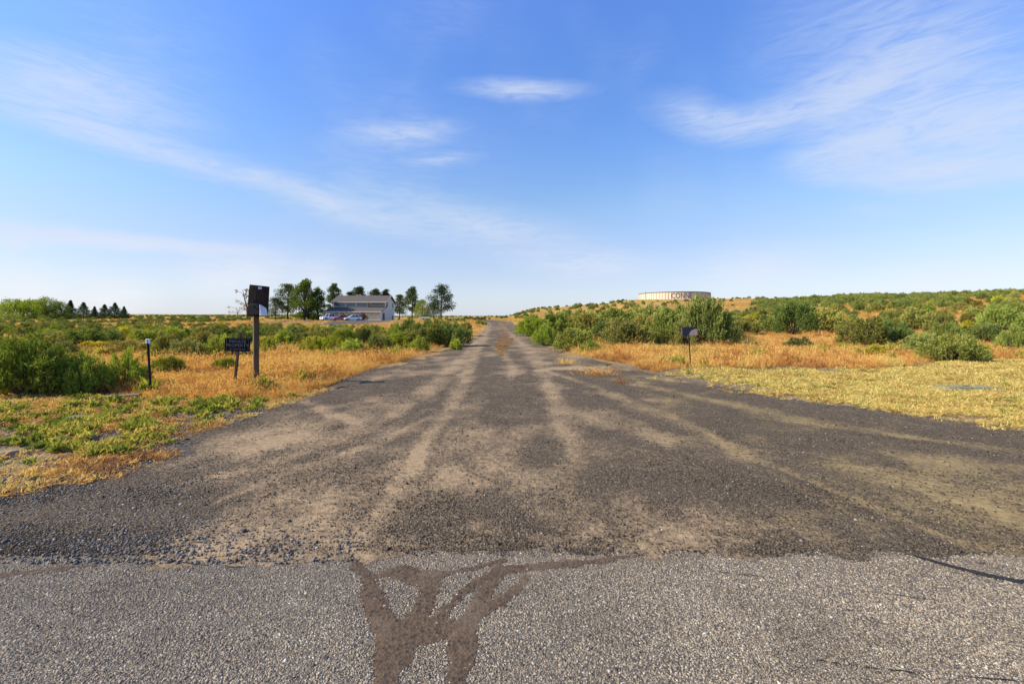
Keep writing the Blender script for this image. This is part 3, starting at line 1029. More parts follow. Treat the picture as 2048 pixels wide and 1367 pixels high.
def build_grass():
    rng = np.random.default_rng(12)
    protos = [grass_clump(rng, 30, .36, .16, .34, .010) for _ in range(6)]

    def cloud(n, t0, t1, y0, y1, power=1.0):
        u = rng.random(n)
        y = 1 / (1 / y0 + u ** power * (1 / y1 - 1 / y0))
        t = rng.uniform(t0, t1, n)
        return t * y, y
    # tall rusty cheatgrass
    x, y = cloud(90000, -1.35, 1.45, 8.2, 85)
    lft = (x < left_edge(y) - .10 - .7 * fbm(x * .8, y * .8, 91) ** 2) & (y > np.interp(x, [-30, -7.6, -6.9, -5], [9.3, 9.3, 8.7, 8.6]))
    rgt = (x > right_edge(y) + .25 + .8 * fbm(x * .8, y * .8, 92) ** 2) & TALL_R(x, y)
    dens = fbm(x * .35, y * .35, 93, 3)
    ok = (lft | rgt) & (dens + rng.random(len(x)) * .55 > .52)
    x, y = x[ok], y[ok]
    s = (rng.uniform(.32, .9, len(x)) + .55 * (rng.random(len(x)) < .07)) * (.25 + 1.35 * fbm(x * .8, y * .8, 94, 4)) * np.interp(np.maximum(left_edge(y) - x, x - right_edge(y)), [0, 1.2], [.5, 1.0])
    wide = s * (1 + np.clip(y - 12, 0, 60) * .02)
    pts = np.stack([x, y, gz(x, y) - .02], -1)
    o = scatter('dry_cheatgrass', protos, pts, spin(rng, len(x), .12), np.stack([wide, wide, s], -1), rng.integers(0, 6, len(x)), M['drygrass'])
    tag(o, 'tall rusty orange dry grass on both sides of the gravel drive', 'dry grass', kind='stuff')
    # grass patches further out
    x, y = cloud(26000, -1.35, 1.45, 60, 330, .8)
    ok = ~in_drive(x, y, 1) & (fbm(x * .05, y * .05, 95, 3) > .44) & ~((np.abs(x + 48) < 16) & (y > 112) & (y < 160))
    x, y = x[ok], y[ok]
    s = rng.uniform(.7, 1.2, len(x))
    pts = np.stack([x, y, gz(x, y) - .03], -1)
    o = scatter('far_dry_grass', protos, pts, spin(rng, len(x), .1), np.stack([s * 3.2, s * 3.2, s * 1.1], -1), rng.integers(0, 6, len(x)), M['drygrass'])
    tag(o, 'golden dry grass between the far sagebrush and on the hillside', 'dry grass', kind='stuff')
    # mown yellow straw on the right verge
    mown = [grass_clump(rng, 26, .085, .075, 1.3, .007, False) for _ in range(6)]
    x, y = cloud(90000, .22, 1.5, 5.4, 19, .85)
    e = right_edge(y) + .1 + (fbm(x * 1.2, y * 1.2, 96) - .4) * 1.3
    ok = (x > e - .5) & ~TALL_R(x, y + .5) & (rng.random(len(x)) < .03 + sstep(-.3, 1.6, x - e) ** 1.5) & (fbm(x * 1.3, y * 2.0, 97, 5) + .26 * rng.random(len(x)) > .56)
    x, y = x[ok], y[ok]
    s = rng.uniform(.7, 1.4, len(x)) * (.75 + .07 * np.clip(y - 5, 0, 9))
    pts = np.stack([x, y, gz(x, y) - .006], -1)
    o = scatter('mown_grass', mown, pts, spin(rng, len(x), .25), np.stack([s, s, s * .8], -1), rng.integers(0, 6, len(x)), M['straw'])
    tag(o, 'short mown yellow grass on the right verge', 'mown grass', kind='stuff')
    # short dry grass left, in front of the sagebrush and along the gravel
    x, y = cloud(60000, -1.35, -.35, 3.5, 10.0, .9)
    band = np.exp(-((y - 8.0) / .9) ** 2) * sstep(-5.4, -7.2, x)
    edge = np.exp(-((x - left_edge(y) + .25) / .45) ** 2) * sstep(3.4, 4.0, y) * sstep(5.6, 4.9, y) + .55 * np.exp(-((y - 4.25 + .18 * (x + 4.2)) / .35) ** 2) * sstep(-3.8, -4.2, x)
    some = .42 * sstep(.38, .60, fbm(x * 1.1, y * 1.1, 98)) * (y > 3.7)
    far_l = sstep(8.0, 8.8, y) * .8
    brk = sstep(.36, .60, fbm(x * 2.2, y * 2.6, 99, 4))
    ok = (x < left_edge(y) + .1) & (rng.random(len(x)) < np.maximum.reduce([band * .8, edge * .22, some, far_l]) * (.15 + brk))
    x, y = x[ok], y[ok]
    s = rng.uniform(.5, 1.3, len(x))
    pts = np.stack([x, y, gz(x, y) - .006], -1)
    o = scatter('short_dry_grass', mown, pts, spin(rng, len(x), .3), np.stack([s, s, s * .8], -1), rng.integers(0, 6, len(x)), M['drygrass'], (.95, 1.06, 1.3, 1))
    tag(o, 'short dry golden grass in patches on the left verge', 'dry grass', kind='stuff')
    # green weeds
    wp = [rosette(rng, 38, .105, .022, 2.2) for _ in range(5)]
    x, y = cloud(22000, -1.4, -.42, 3.9, 9.6, .8)
    f = fbm(x * 1.0, y * 1.4, 101, 4)
    core = sstep(4.6, 5.6, y) * sstep(9.2, 8.3, y) * sstep(-3.9, -4.5, x)
    front = np.exp(-((y - 8.05) / .6) ** 2) * sstep(-7.8, -7.0, x) * sstep(-4.2, -4.8, x)
    f2 = fbm(x * 3.5, y * 4.5, 107, 3)
    p = np.maximum(core * (.25 + .75 * sstep(.42, .60, f)) * sstep(.42, .62, f2) * .85, front * .8 * sstep(.36, .55, f) * sstep(.35, .55, f2))
    ok = (x < left_edge(y) - .15) & (rng.random(len(x)) < p * .33)
    x, y = x[ok], y[ok]
    s = rng.uniform(.3, 1.3, len(x)) * (1 + .5 * np.exp(-((y - 8.1) / .5) ** 2))
    pts = np.stack([x, y, gz(x, y) - .004], -1)
    o = scatter('green_weeds', wp, pts, spin(rng, len(x), .15), np.stack([s, s, s * .9], -1), rng.integers(0, 5, len(x)), M['weed'])
    tag(o, 'low bright green weeds spreading over the left verge', 'weeds', kind='stuff')
    # sparse green sprigs in the mown verge and yellow green herbs in the tall grass
    x, y = cloud(5200, -1.1, 1.45, 6, 40, .8)
    m1 = (x > right_edge(y) + .8) & ~TALL_R(x, y) & (fbm(x * .8, y * .8, 103) > .46)
    m2 = (fbm(x * .3, y * .3, 104) > .60) & (((x < left_edge(y) - 1) & (y > 9)) | ((x > right_edge(y) + 1.5) & TALL_R(x, y)))
    ok = m1 | m2
    x, y, m2 = x[ok], y[ok], m2[ok]
    s = np.where(m2, rng.uniform(1.2, 2.6, len(x)), rng.uniform(.4, .9, len(x)))
    pts = np.stack([x, y, gz(x, y) - .004], -1)
    o = scatter('green_sprigs', wp, pts, spin(rng, len(x), .2), np.stack([s, s, s * np.where(m2, 1.7, .8)], -1), rng.integers(0, 5, len(x)), M['weed'], (1.0, 1.0, .9, 1))
    tag(o, 'scattered green and yellow green herbs among the dry grass', 'weeds', kind='stuff')
    # dry stubble on the crown of the drive
    x, y = cloud(9000, -.12, .05, 19, 90, .9)
    mid = (left_edge(y) + right_edge(y)) / 2 + .1
    hw = .15 + .5 * sstep(19, 34, y)
    ok = (np.abs(x - mid) < hw * (.5 + fbm(x * 0, y * .6, 106))) & (fbm(x * 1.4, y * .5, 105, 4) + .3 * rng.random(len(x)) > .62)
    x, y = x[ok], y[ok]
    s = rng.uniform(.14, .34, len(x))
    pts = np.stack([x, y, gz(x, y, False)], -1)
    o = scatter('drive_stubble', protos, pts, spin(rng, len(x), .2), np.stack([s, s, s], -1), rng.integers(0, 6, len(x)), M['drygrass'], (.6, .6, .65, 1))
    tag(o, 'brown stubble growing on the crown of the drive between wheel tracks', 'dry grass', kind='stuff')
    return protos


GRASS = build_grass()

# ------------------------------------------------------------------ sagebrush
def sage_mesh(seed, shoots, leaves, H=1.0, W=1.25, lw=.017, ll=.06):
    """unit bush, 1 m tall: many upright plumes rising from fanned branches, leafy almost to the ground"""
    rng = np.random.default_rng(seed)
    nb = int(rng.integers(26, 34))
    st = MB()
    lob = []
    for k in range(nb):
        q = math.sqrt((k + .4) / nb)
        a = k * 2.39996 + rng.normal(0, .3)
        rho = W * .43 * q * rng.uniform(.8, 1.12)
        top = H * (1.0 - .48 * q ** 2.2) * rng.uniform(.66, 1.06)
        low = top * np.interp(q, [0, .6, 1], [.40, .22, .06])
        rl = W * rng.uniform(.070, .120)
        lob.append((math.cos(a) * rho, math.sin(a) * rho, low, top, rl, q))
        x, y = math.cos(a) * rho, math.sin(a) * rho
        st.tube([(0, 0, -.05), (x * .45, y * .45, low * .6 + .03), (x * .9, y * .9, low + (top - low) * .35), (x, y, low + (top - low) * .8)], [.020, .015, .010, .004], 4, False)
    lob = np.array(lob)
    wgt = (lob[:, 3] - lob[:, 2]) * lob[:, 4]
    k = rng.choice(nb, shoots, p=wgt / wgt.sum())
    Lb = lob[k]
    u = rng.random(shoots) ** .75
    r = Lb[:, 4] * np.sqrt(np.clip(1.06 - u ** 2.4, .02, 1)) * np.sqrt(rng.random(shoots)) * 1.05
    a = rng.uniform(0, 6.283, shoots)
    base = np.stack([Lb[:, 0] + np.cos(a) * r, Lb[:, 1] + np.sin(a) * r, Lb[:, 2] + (Lb[:, 3] - Lb[:, 2]) * u - .09], -1)
    base[:, 2] = np.maximum(base[:, 2], .02)
    outw = np.stack([Lb[:, 0] + np.cos(a) * r * .8, Lb[:, 1] + np.sin(a) * r * .8, np.zeros(shoots)], -1)
    ax = unit(outw * .75 + np.array([0, 0, .80]) + rng.normal(0, .16, (shoots, 3)))
    sl = rng.uniform(.08, .19, shoots)
    tt = rng.random((shoots, leaves))
    c = base[:, None, :] + ax[:, None, :] * (sl[:, None] * tt)[:, :, None]
    d = unit((ax[:, None, :] * 1.1 + rng.normal(0, .45, (shoots, leaves, 3))).reshape(-1, 3))
    c = c.reshape(-1, 3)
    V, F = blades(c, d, ll * rng.uniform(.6, 1.2, len(c)), lw * rng.uniform(.7, 1.2, len(c)), rng)
    tip = np.repeat(np.clip(tt.reshape(-1) + rng.normal(0, .15, len(c)), 0, 1), 4)      # paler young growth toward each shoot's end, with highlights painted into the colour
    return (V, F, tip), st


SAGE_F, SAGE_S, SAGE_RAW = [], [], []
for k in range(9):
    near = k < 5
    (V, F, tip), st = sage_mesh(100 + k, 1500 if near else 560, 12 if near else 9, W=[1.2, 1.45, 1.05, 1.6, 1.3, 1.35, 1.15, 1.55, 1.25][k],
                           lw=.016 if near else .028, ll=.062 if near else .09)
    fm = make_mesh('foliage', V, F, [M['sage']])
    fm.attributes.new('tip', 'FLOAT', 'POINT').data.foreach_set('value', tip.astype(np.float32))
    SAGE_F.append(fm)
    SAGE_S.append(st.mesh('stem', M['stem']))
    SAGE_RAW.append((V, F))
_brng = np.random.default_rng(77)
GREEN = (1.0, 1.05, .85)
TONES = {'sage': (1, 1, 1), 'bright': (1.10, 1.22, .72), 'grey': (.84, .82, .88), 'dark': (.72, .80, .72), 'yellow': (1.55, 1.38, .62), 'brown': (.88, .66, .62), 'blue': (.80, .95, .92)}


def put_bush(x, y, h, w, label, tone='sage', var=None, name='sagebrush', cat='bush', group=None, z=None):
    v = int(_brng.integers(0, 5 if y < 45 else 9)) if var is None else var
    zz = float(gz(x, y)) if z is None else z
    e = thing(name, label, cat, (x, y, zz), float(_brng.uniform(0, 6.283)), group)
    base_w = [1.2, 1.45, 1.05, 1.6, 1.3, 1.35, 1.15, 1.55, 1.25][v]
    sx = w / base_w
    e.scale = (sx, sx * float(_brng.uniform(.9, 1.1)), h)
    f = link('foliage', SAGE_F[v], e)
    j = _brng.uniform(.9, 1.1, 3)
    f.color = tuple(float(a * b) for a, b in zip(TONES[tone], j)) + (1,)
    link('stem', SAGE_S[v], e)
    return e


# hand-placed bushes: (centre column, base row, top row, width px, tone, label)
HAND = [
    (58, 790, 664, 158, 'bright', 'largest bright green sagebrush at the left edge'),
    (166, 786, 704, 94, 'bright', 'rounded green sagebrush right of the largest left bush'),
    (252, 779, 700, 84, 'bright', 'green sagebrush just left of the thin marker post'),
    (5, 755, 690, 80, 'bright', 'green sagebrush cut by the left picture edge behind the largest bush'),
    (336, 751, 708, 68, 'bright', 'small green sagebrush right of the thin marker post'),
    (376, 724, 674, 76, 'sage', 'sagebrush between the marker post and private property sign'),
    (329, 711, 660, 52, 'sage', 'upright sagebrush behind the white reflector of the marker post'),
    (266, 708, 677, 92, 'sage', 'low domed sagebrush left of the marker post reflector'),
    (192, 699, 680, 60, 'yellow', 'low yellow green bush between two sagebrush on the left flat'),
    (165, 693, 654, 74, 'dark', 'dark green sagebrush on the left flat behind yellow bush'),
    (110, 686, 662, 90, 'sage', 'pale sagebrush above the largest left bush'),
    (440, 722, 664, 66, 'bright', 'green sagebrush directly behind the private property sign'),
    (415, 716, 690, 50, 'grey', 'grey sagebrush left of the private property sign'),
    (490, 720, 692, 40, 'bright', 'small sagebrush between the sign stake and mailbox post'),
    (532, 709, 668, 46, 'bright', 'green sagebrush just right of the mailbox post'),
    (568, 694, 656, 44, 'bright', 'tall narrow sagebrush second right of the mailbox post'),
    (548, 676, 650, 40, 'bright', 'green sagebrush behind the mailbox post below the grey bank'),
    (605, 694, 662, 56, 'sage', 'sagebrush third right of the mailbox post'),
    (655, 704, 672, 66, 'yellow', 'yellow green flowering bush in front of the house'),
    (690, 690, 655, 60, 'bright', 'green sagebrush in front of the red car'),
    (660, 676, 650, 50, 'sage', 'sagebrush in front of the pickup'),
    (727, 690, 652, 44, 'grey', 'grey green sagebrush in front of the dark red shrub'),
    (745, 678, 650, 60, 'sage', 'sagebrush below the house front wall'),
    (786, 696, 664, 60, 'yellow', 'bright yellow green bush left of the big drive side cluster'),
    (818, 672, 636, 52, 'dark', 'dark sagebrush below the right end of the house'),
    (862, 693, 640, 66, 'sage', 'large sagebrush left of the drive, left half of the cluster'),
    (903, 692, 640, 72, 'sage', 'large sagebrush left of the drive, right half of the cluster'),
    (930, 672, 640, 34, 'sage', 'sagebrush at the left drive edge behind the cluster'),
    (912, 699, 678, 28, 'bright', 'small dark green bush in front of the cluster by the drive'),
    (962, 650, 638, 22, 'sage', 'small sagebrush at the far bend on the left of the drive'),
    (880, 662, 638, 50, 'sage', 'sagebrush behind the drive side cluster'),
    (1150, 701, 650, 84, 'sage', 'first large sagebrush right of the drive'),
    (1180, 706, 680, 44, 'bright', 'small green sagebrush in front of the first large one right of the drive'),
    (1248, 691, 632, 110, 'sage', 'broad sagebrush second right of the drive'),
    (1325, 690, 628, 84, 'dark', 'dark based sagebrush between the broad bush and the tallest bush'),
    (1410, 690, 583, 108, 'sage', 'tallest sagebrush on the right hiding the end of the tank'),
    (1440, 684, 616, 60, 'dark', 'dark sagebrush right of the tallest one'),
    (1065, 672, 630, 62, 'bright', 'sagebrush at the right drive edge by the far bend'),
    (1110, 672, 622, 74, 'sage', 'sagebrush behind the first large one right of the drive'),
    (1170, 668, 614, 80, 'sage', 'sagebrush left of the orange hill slope, above the first large one'),
    (1235, 664, 610, 80, 'sage', 'sagebrush behind the broad bush'),
    (1300, 664, 604, 90, 'sage', 'tall sagebrush below the left end of the tank'),
    (1345, 668, 612, 70, 'sage', 'sagebrush left of the tallest one'),
    (1480, 668, 628, 66, 'sage', 'sagebrush left of the spiky dark one on the right'),
    (1590, 668, 594, 92, 'dark', 'spiky dark sagebrush standing above its neighbours on the right'),
    (1540, 664, 628, 60, 'sage', 'sagebrush just left of the spiky dark one'),
    (1655, 664, 612, 76, 'sage', 'sagebrush just right of the spiky dark one'),
    (1597, 697, 674, 56, 'grey', 'small grey green bush in the dry grass below the spiky dark one'),
    (1725, 692, 628, 96, 'dark', 'big dark sagebrush at the back of the right verge, left half'),
    (1782, 690, 636, 80, 'blue', 'big dark sagebrush at the back of the right verge, right half'),
    (1850, 712, 660, 70, 'blue', 'blue green sagebrush left of the spreading bush on the verge'),
    (1905, 722, 664, 104, 'grey', 'spreading grey green sagebrush at the edge of the mown grass'),
    (1755, 712, 690, 50, 'yellow', 'low yellow green bush below the big dark sagebrush'),
    (1975, 690, 640, 70, 'blue', 'dark sagebrush on the right slope above the spreading bush'),
    (2030, 700, 650, 60, 'blue', 'blue grey bush at the right picture edge'),
    (1888, 672, 622, 60, 'sage', 'round sagebrush on the right slope'),
    (2000, 660, 605, 80, 'blue', 'dark bush high on the right slope by the picture edge'),
    (1835, 660, 612, 70, 'sage', 'sagebrush on the right slope above the big dark one'),
]
for q in ((24, 714, 668, 78, 'bright', 'green sagebrush behind the largest left bush, nearest the left edge'), (84, 702, 660, 84, 'sage', 'sagebrush right behind the top of the largest left bush'),
          (128, 712, 680, 52, 'grey', 'small grey green sagebrush above the gap between the left bushes'), (216, 690, 656, 64, 'sage', 'sagebrush behind the yellow green bush on the left flat'),
          (288, 690, 655, 60, 'bright', 'bright sagebrush behind the low domed one'), (345, 690, 650, 54, 'bright', 'bright sagebrush behind the upright one by the marker post'),
          (402, 700, 660, 64, 'sage', 'sagebrush left behind the private property sign'), (458, 690, 652, 54, 'sage', 'sagebrush above the private property sign'),
          (586, 680, 648, 46, 'sage', 'sagebrush below the flat topped pine'), (624, 704, 668, 56, 'bright', 'bright sagebrush left of the yellow flowering bush'),
          (634, 686, 652, 54, 'sage', 'sagebrush below the broad dark house side tree'), (702, 706, 676, 54, 'bright', 'low bright sagebrush right of the yellow flowering bush'),
          (758, 702, 666, 54, 'grey', 'grey sagebrush left of the bright yellow green bush'), (812, 694, 656, 54, 'sage', 'sagebrush between the yellow green bush and the drive side cluster'),
          (838, 703, 672, 42, 'bright', 'small bright sagebrush at the left foot of the drive side cluster'), (836, 680, 642, 52, 'sage', 'sagebrush behind the left half of the drive side cluster'),
          (310, 728, 690, 50, 'bright', 'bright sagebrush right behind the marker post'), (450, 742, 712, 52, 'yellow', 'yellow green bush at the foot of the private property sign'),
          (1090, 690, 650, 56, 'bright', 'bright sagebrush at the drive edge left of the first large one'), (1206, 684, 640, 62, 'sage', 'sagebrush between the first large and the broad one'),
          (1290, 684, 630, 66, 'sage', 'sagebrush at the right shoulder of the broad one'), (1365, 692, 640, 60, 'dark', 'dark low sagebrush behind the faded sign')):
    HAND.append(q)
BUSH_XY = []
for c, b, t, w, tone, lab in HAND:
    x, y, z = ground_at(c, b)
    h = (b - t) / FPX * y * 1.02
    put_bush(x, y, h, w / FPX * y * 1.02, lab, tone, var=int(_brng.integers(0, 5)) if y < 60 else None, group='sagebrush hand')
    del_group = None
    BUSH_XY.append((x, y, w / FPX * y))

# the rest of the brush: zones (bearing from/to in photo columns, distance from/to, plants per m2, heights, label, tones)
ZONES = [
    (-300, 930, 24, 62, .19, (.4, 1.15), 'low sagebrush on the flat left of the drive', ('sage', 'bright', 'sage', 'grey', 'yellow', 'dark', 'brown')),
    (-300, 560, 62, 130, .12, (.55, 1.0), 'distant sagebrush on the far left flat', ('sage', 'dark', 'sage', 'grey')),
    (560, 960, 62, 84, .050, (.5, .8), 'low sagebrush below the grey bank of the house', ('sage', 'bright', 'yellow')),
    (850, 985, 86, 150, .030, (.6, 1.1), 'distant sagebrush left of the far bend in the drive', ('sage', 'dark')),
    (1030, 1470, 30, 78, .22, (1.0, 1.9), 'sagebrush in the thick band right of the drive', ('sage', 'sage', 'bright', 'dark', 'grey', 'dark', 'brown')),
    (1470, 2350, 27, 75, .12, (.7, 1.5), 'sagebrush on the lower right slope', ('sage', 'sage', 'dark', 'blue', 'grey', 'yellow', 'brown', 'dark')),
    (1520, 2350, 75, 165, .08, (.9, 1.7), 'distant sagebrush high on the right slope', ('sage', 'dark', 'blue')),
    (1030, 1560, 78, 330, .016, (.7, 1.8), 'distant sagebrush dotting the orange hill', ('sage', 'dark', 'grey')),
    (-300, 1040, 130, 520, .0085, (.8, 1.6), 'distant sagebrush toward the horizon on the left', ('sage', 'dark')),
]
cand = []
for zi, (c0, c1, y0, y1, dens, hh, lab, tones) in enumerate(ZONES):
    t0, t1 = (c0 - 1024) / FPX, (c1 - 1024) / FPX
    n = int(dens * (t1 - t0) * (y1 ** 2 - y0 ** 2) / 2)
    r2 = np.random.default_rng(300 + zi)
    yy = np.sqrt(r2.uniform(y0 ** 2, y1 ** 2, n))
    tt = r2.uniform(t0, t1, n)
    xx = tt * yy
    patch = fbm(xx * .045, yy * .045, 120 + zi, 3)
    ok = ~in_drive(xx, yy, 2.2) & (patch + r2.random(n) * .35 > [.50, .50, .50, .50, .34, .50, .48, .66, .52][zi])
    if zi == 0:
        ok &= ~((yy < 30) & (xx > -9.5)) & ~((xx > -6.5) & (yy < 45))
    if zi == 5:
        ok &= ~((tt < .60) & (yy < 46)) & ~((yy < 34) & (tt < .9)) & ~((yy < 40) & (tt > 1.02) & (tt < 1.14))
    ok &= ~((np.abs(xx + 48) < 22) & (yy > 86) & (yy < 170))
    ok &= ~((np.hypot(xx - 123, yy - 350) < 42)) & ~((tt > .26) & (tt < .45) & (yy > 235))
    for k in np.nonzero(ok)[0]:
        h = r2.uniform(*hh)
        w = h * r2.uniform(1.15, 1.6)
        if yy[k] < 80 and any((xx[k] - a) ** 2 + (yy[k] - b) ** 2 < (.45 * (w + c_)) ** 2 for a, b, c_ in BUSH_XY):
            continue
        if yy[k] < 80:
            BUSH_XY.append((xx[k], yy[k], w))
        cand.append((h / yy[k], xx[k], yy[k], h, w, lab, tones[int(r2.integers(len(tones)))], zi, abs(tt[k]) < 1.15))
cand.sort(key=lambda c: -c[0])
single = [c for c in cand if c[8]][:240]
chosen = {id(c) for c in single}
# what each plant lines up with, so that it can be pointed out
MARKS = [(-60, 'the left picture edge'), (25, 'the far left thicket'), (62, 'the weeping willow'), (98, 'the dark willow neighbour tree'), (141, 'the tallest far conifer'),
         (167, 'the second far conifer'), (189, 'the smallest far conifer'), (209, 'the fourth far conifer'), (230, 'the fifth far conifer'), (248, 'the rightmost far conifer'),
         (297, 'the marker post'), (350, 'the gap past marker post'), (420, 'the gap before private sign'), (477, 'the private sign'), (512, 'the mailbox post'),
         (551, 'the short pine'), (575, 'the flat topped pine'), (609, 'the tall pointed tree'), (636, 'the dark house side tree'), (661, 'the pickup'), (683, 'the red car'), (706, 'the white car'),
         (727, 'the dark red shrub'), (760, 'the house corner'), (785, 'the house gable'), (824, 'the slim pine'), (845, 'the light green tree'), (882, 'the big dark pine'), (940, 'the left drive edge'),
         (1050, 'the right drive edge'), (1090, 'the hill foot'), (1150, 'the first large sagebrush'), (1200, 'the first large gap'), (1248, 'the broad sagebrush'), (1285, 'the left tank end'),
         (1325, 'the tank middle'), (1365, 'the tank lettering'), (1400, 'the tallest sagebrush'), (1440, 'the tallest sagebrush right flank'), (1500, 'the open dry grass'),
         (1590, 'the spiky dark sagebrush'), (1655, 'the spiky sagebrush right flank'), (1725, 'the big dark sagebrush'), (1800, 'the dark sagebrush right half'),
         (1850, 'the blue green sagebrush'), (1905, 'the spreading grey sagebrush'), (1950, 'the utility lid'), (2000, 'the far right slope'), (2050, 'the right picture edge')]
RANK = ['nearest', 'second nearest', 'third nearest', 'fourth nearest', 'fifth nearest', 'sixth nearest', 'seventh nearest', 'eighth nearest', 'ninth nearest', 'tenth nearest', 'eleventh nearest', 'twelfth nearest']
LOOK = {'sage': 'green', 'bright': 'bright green', 'grey': 'grey green', 'dark': 'dark green', 'yellow': 'yellow green', 'blue': 'blue green', 'brown': 'grey brown'}
WHERE = ['left flat', 'far left flat', 'below house bank', 'far bend', 'thick band', 'lower right slope', 'upper right slope', 'orange hill', 'left skyline']
bins = {}
for c in sorted(single, key=lambda c: c[2]):
    col = 1024 + FPX * c[1] / c[2]
    mk = min(MARKS, key=lambda m: abs(m[0] - col))[1]
    key = (c[6], c[7], mk)
    k = bins.get(key, 0)
    bins[key] = k + 1
    rank = ', ' + RANK[min(k, 11)] if k else ''
    put_bush(c[1], c[2], c[3], c[4], '%s sagebrush, %s, in line with %s%s' % (LOOK[c[6]], WHERE[c[7]], mk, rank), c[6], group=c[5])
rest = [c for c in cand if id(c) not in chosen]
if rest:
    P = np.array([(c[1], c[2]) for c in rest])
    P = np.concatenate([P, gz(P[:, 0], P[:, 1])[:, None] - .03], 1)
    S = np.array([(c[4] / 1.3, c[4] / 1.3, c[3]) for c in rest])
    o = scatter('far_sagebrush', [(v * np.array([1, 1, 1]), f) for v, f in SAGE_RAW[5:9]], P, np.stack([0 * S[:, 0], 0 * S[:, 0], _brng.uniform(0, 6.28, len(S))], -1), S, _brng.integers(0, 4, len(S)), M['sage_far'], (.9, .95, .85, 1))
    tag(o, 'far sagebrush merging into one cover toward the horizon', 'brush', kind='stuff')
# every hand-placed bush has a label of its own, so it needs no group
for o in scene.objects:
    if o.get('group') == 'sagebrush hand':
        o['group'] = 'large sagebrush around the drive'
print('BUSHES', len(HAND), len(single), len(rest))

# ------------------------------------------------------------------ trees
def crown_mesh(name, centers, radii, per, L, W, mat, seed, flat_=.7, droop=0.0, up=.3):
    rng = np.random.default_rng(seed)
    C = np.repeat(np.asarray(centers, float), per, 0)
    R = np.repeat(np.asarray(radii, float), per)
    n = len(C)
    o = unit(rng.normal(size=(n, 3))) * (rng.random((n, 1)) ** .45)
    c = C + o * R[:, None] * np.array([1, 1, flat_])
    d = unit(unit(o) * .8 + rng.normal(0, .7, (n, 3)) + np.array([0, 0, up - droop]))
    V, F = blades(c, d, L * rng.uniform(.6, 1.2, n), W * rng.uniform(.7, 1.2, n), rng)
    return make_mesh(name, V, F, [mat])


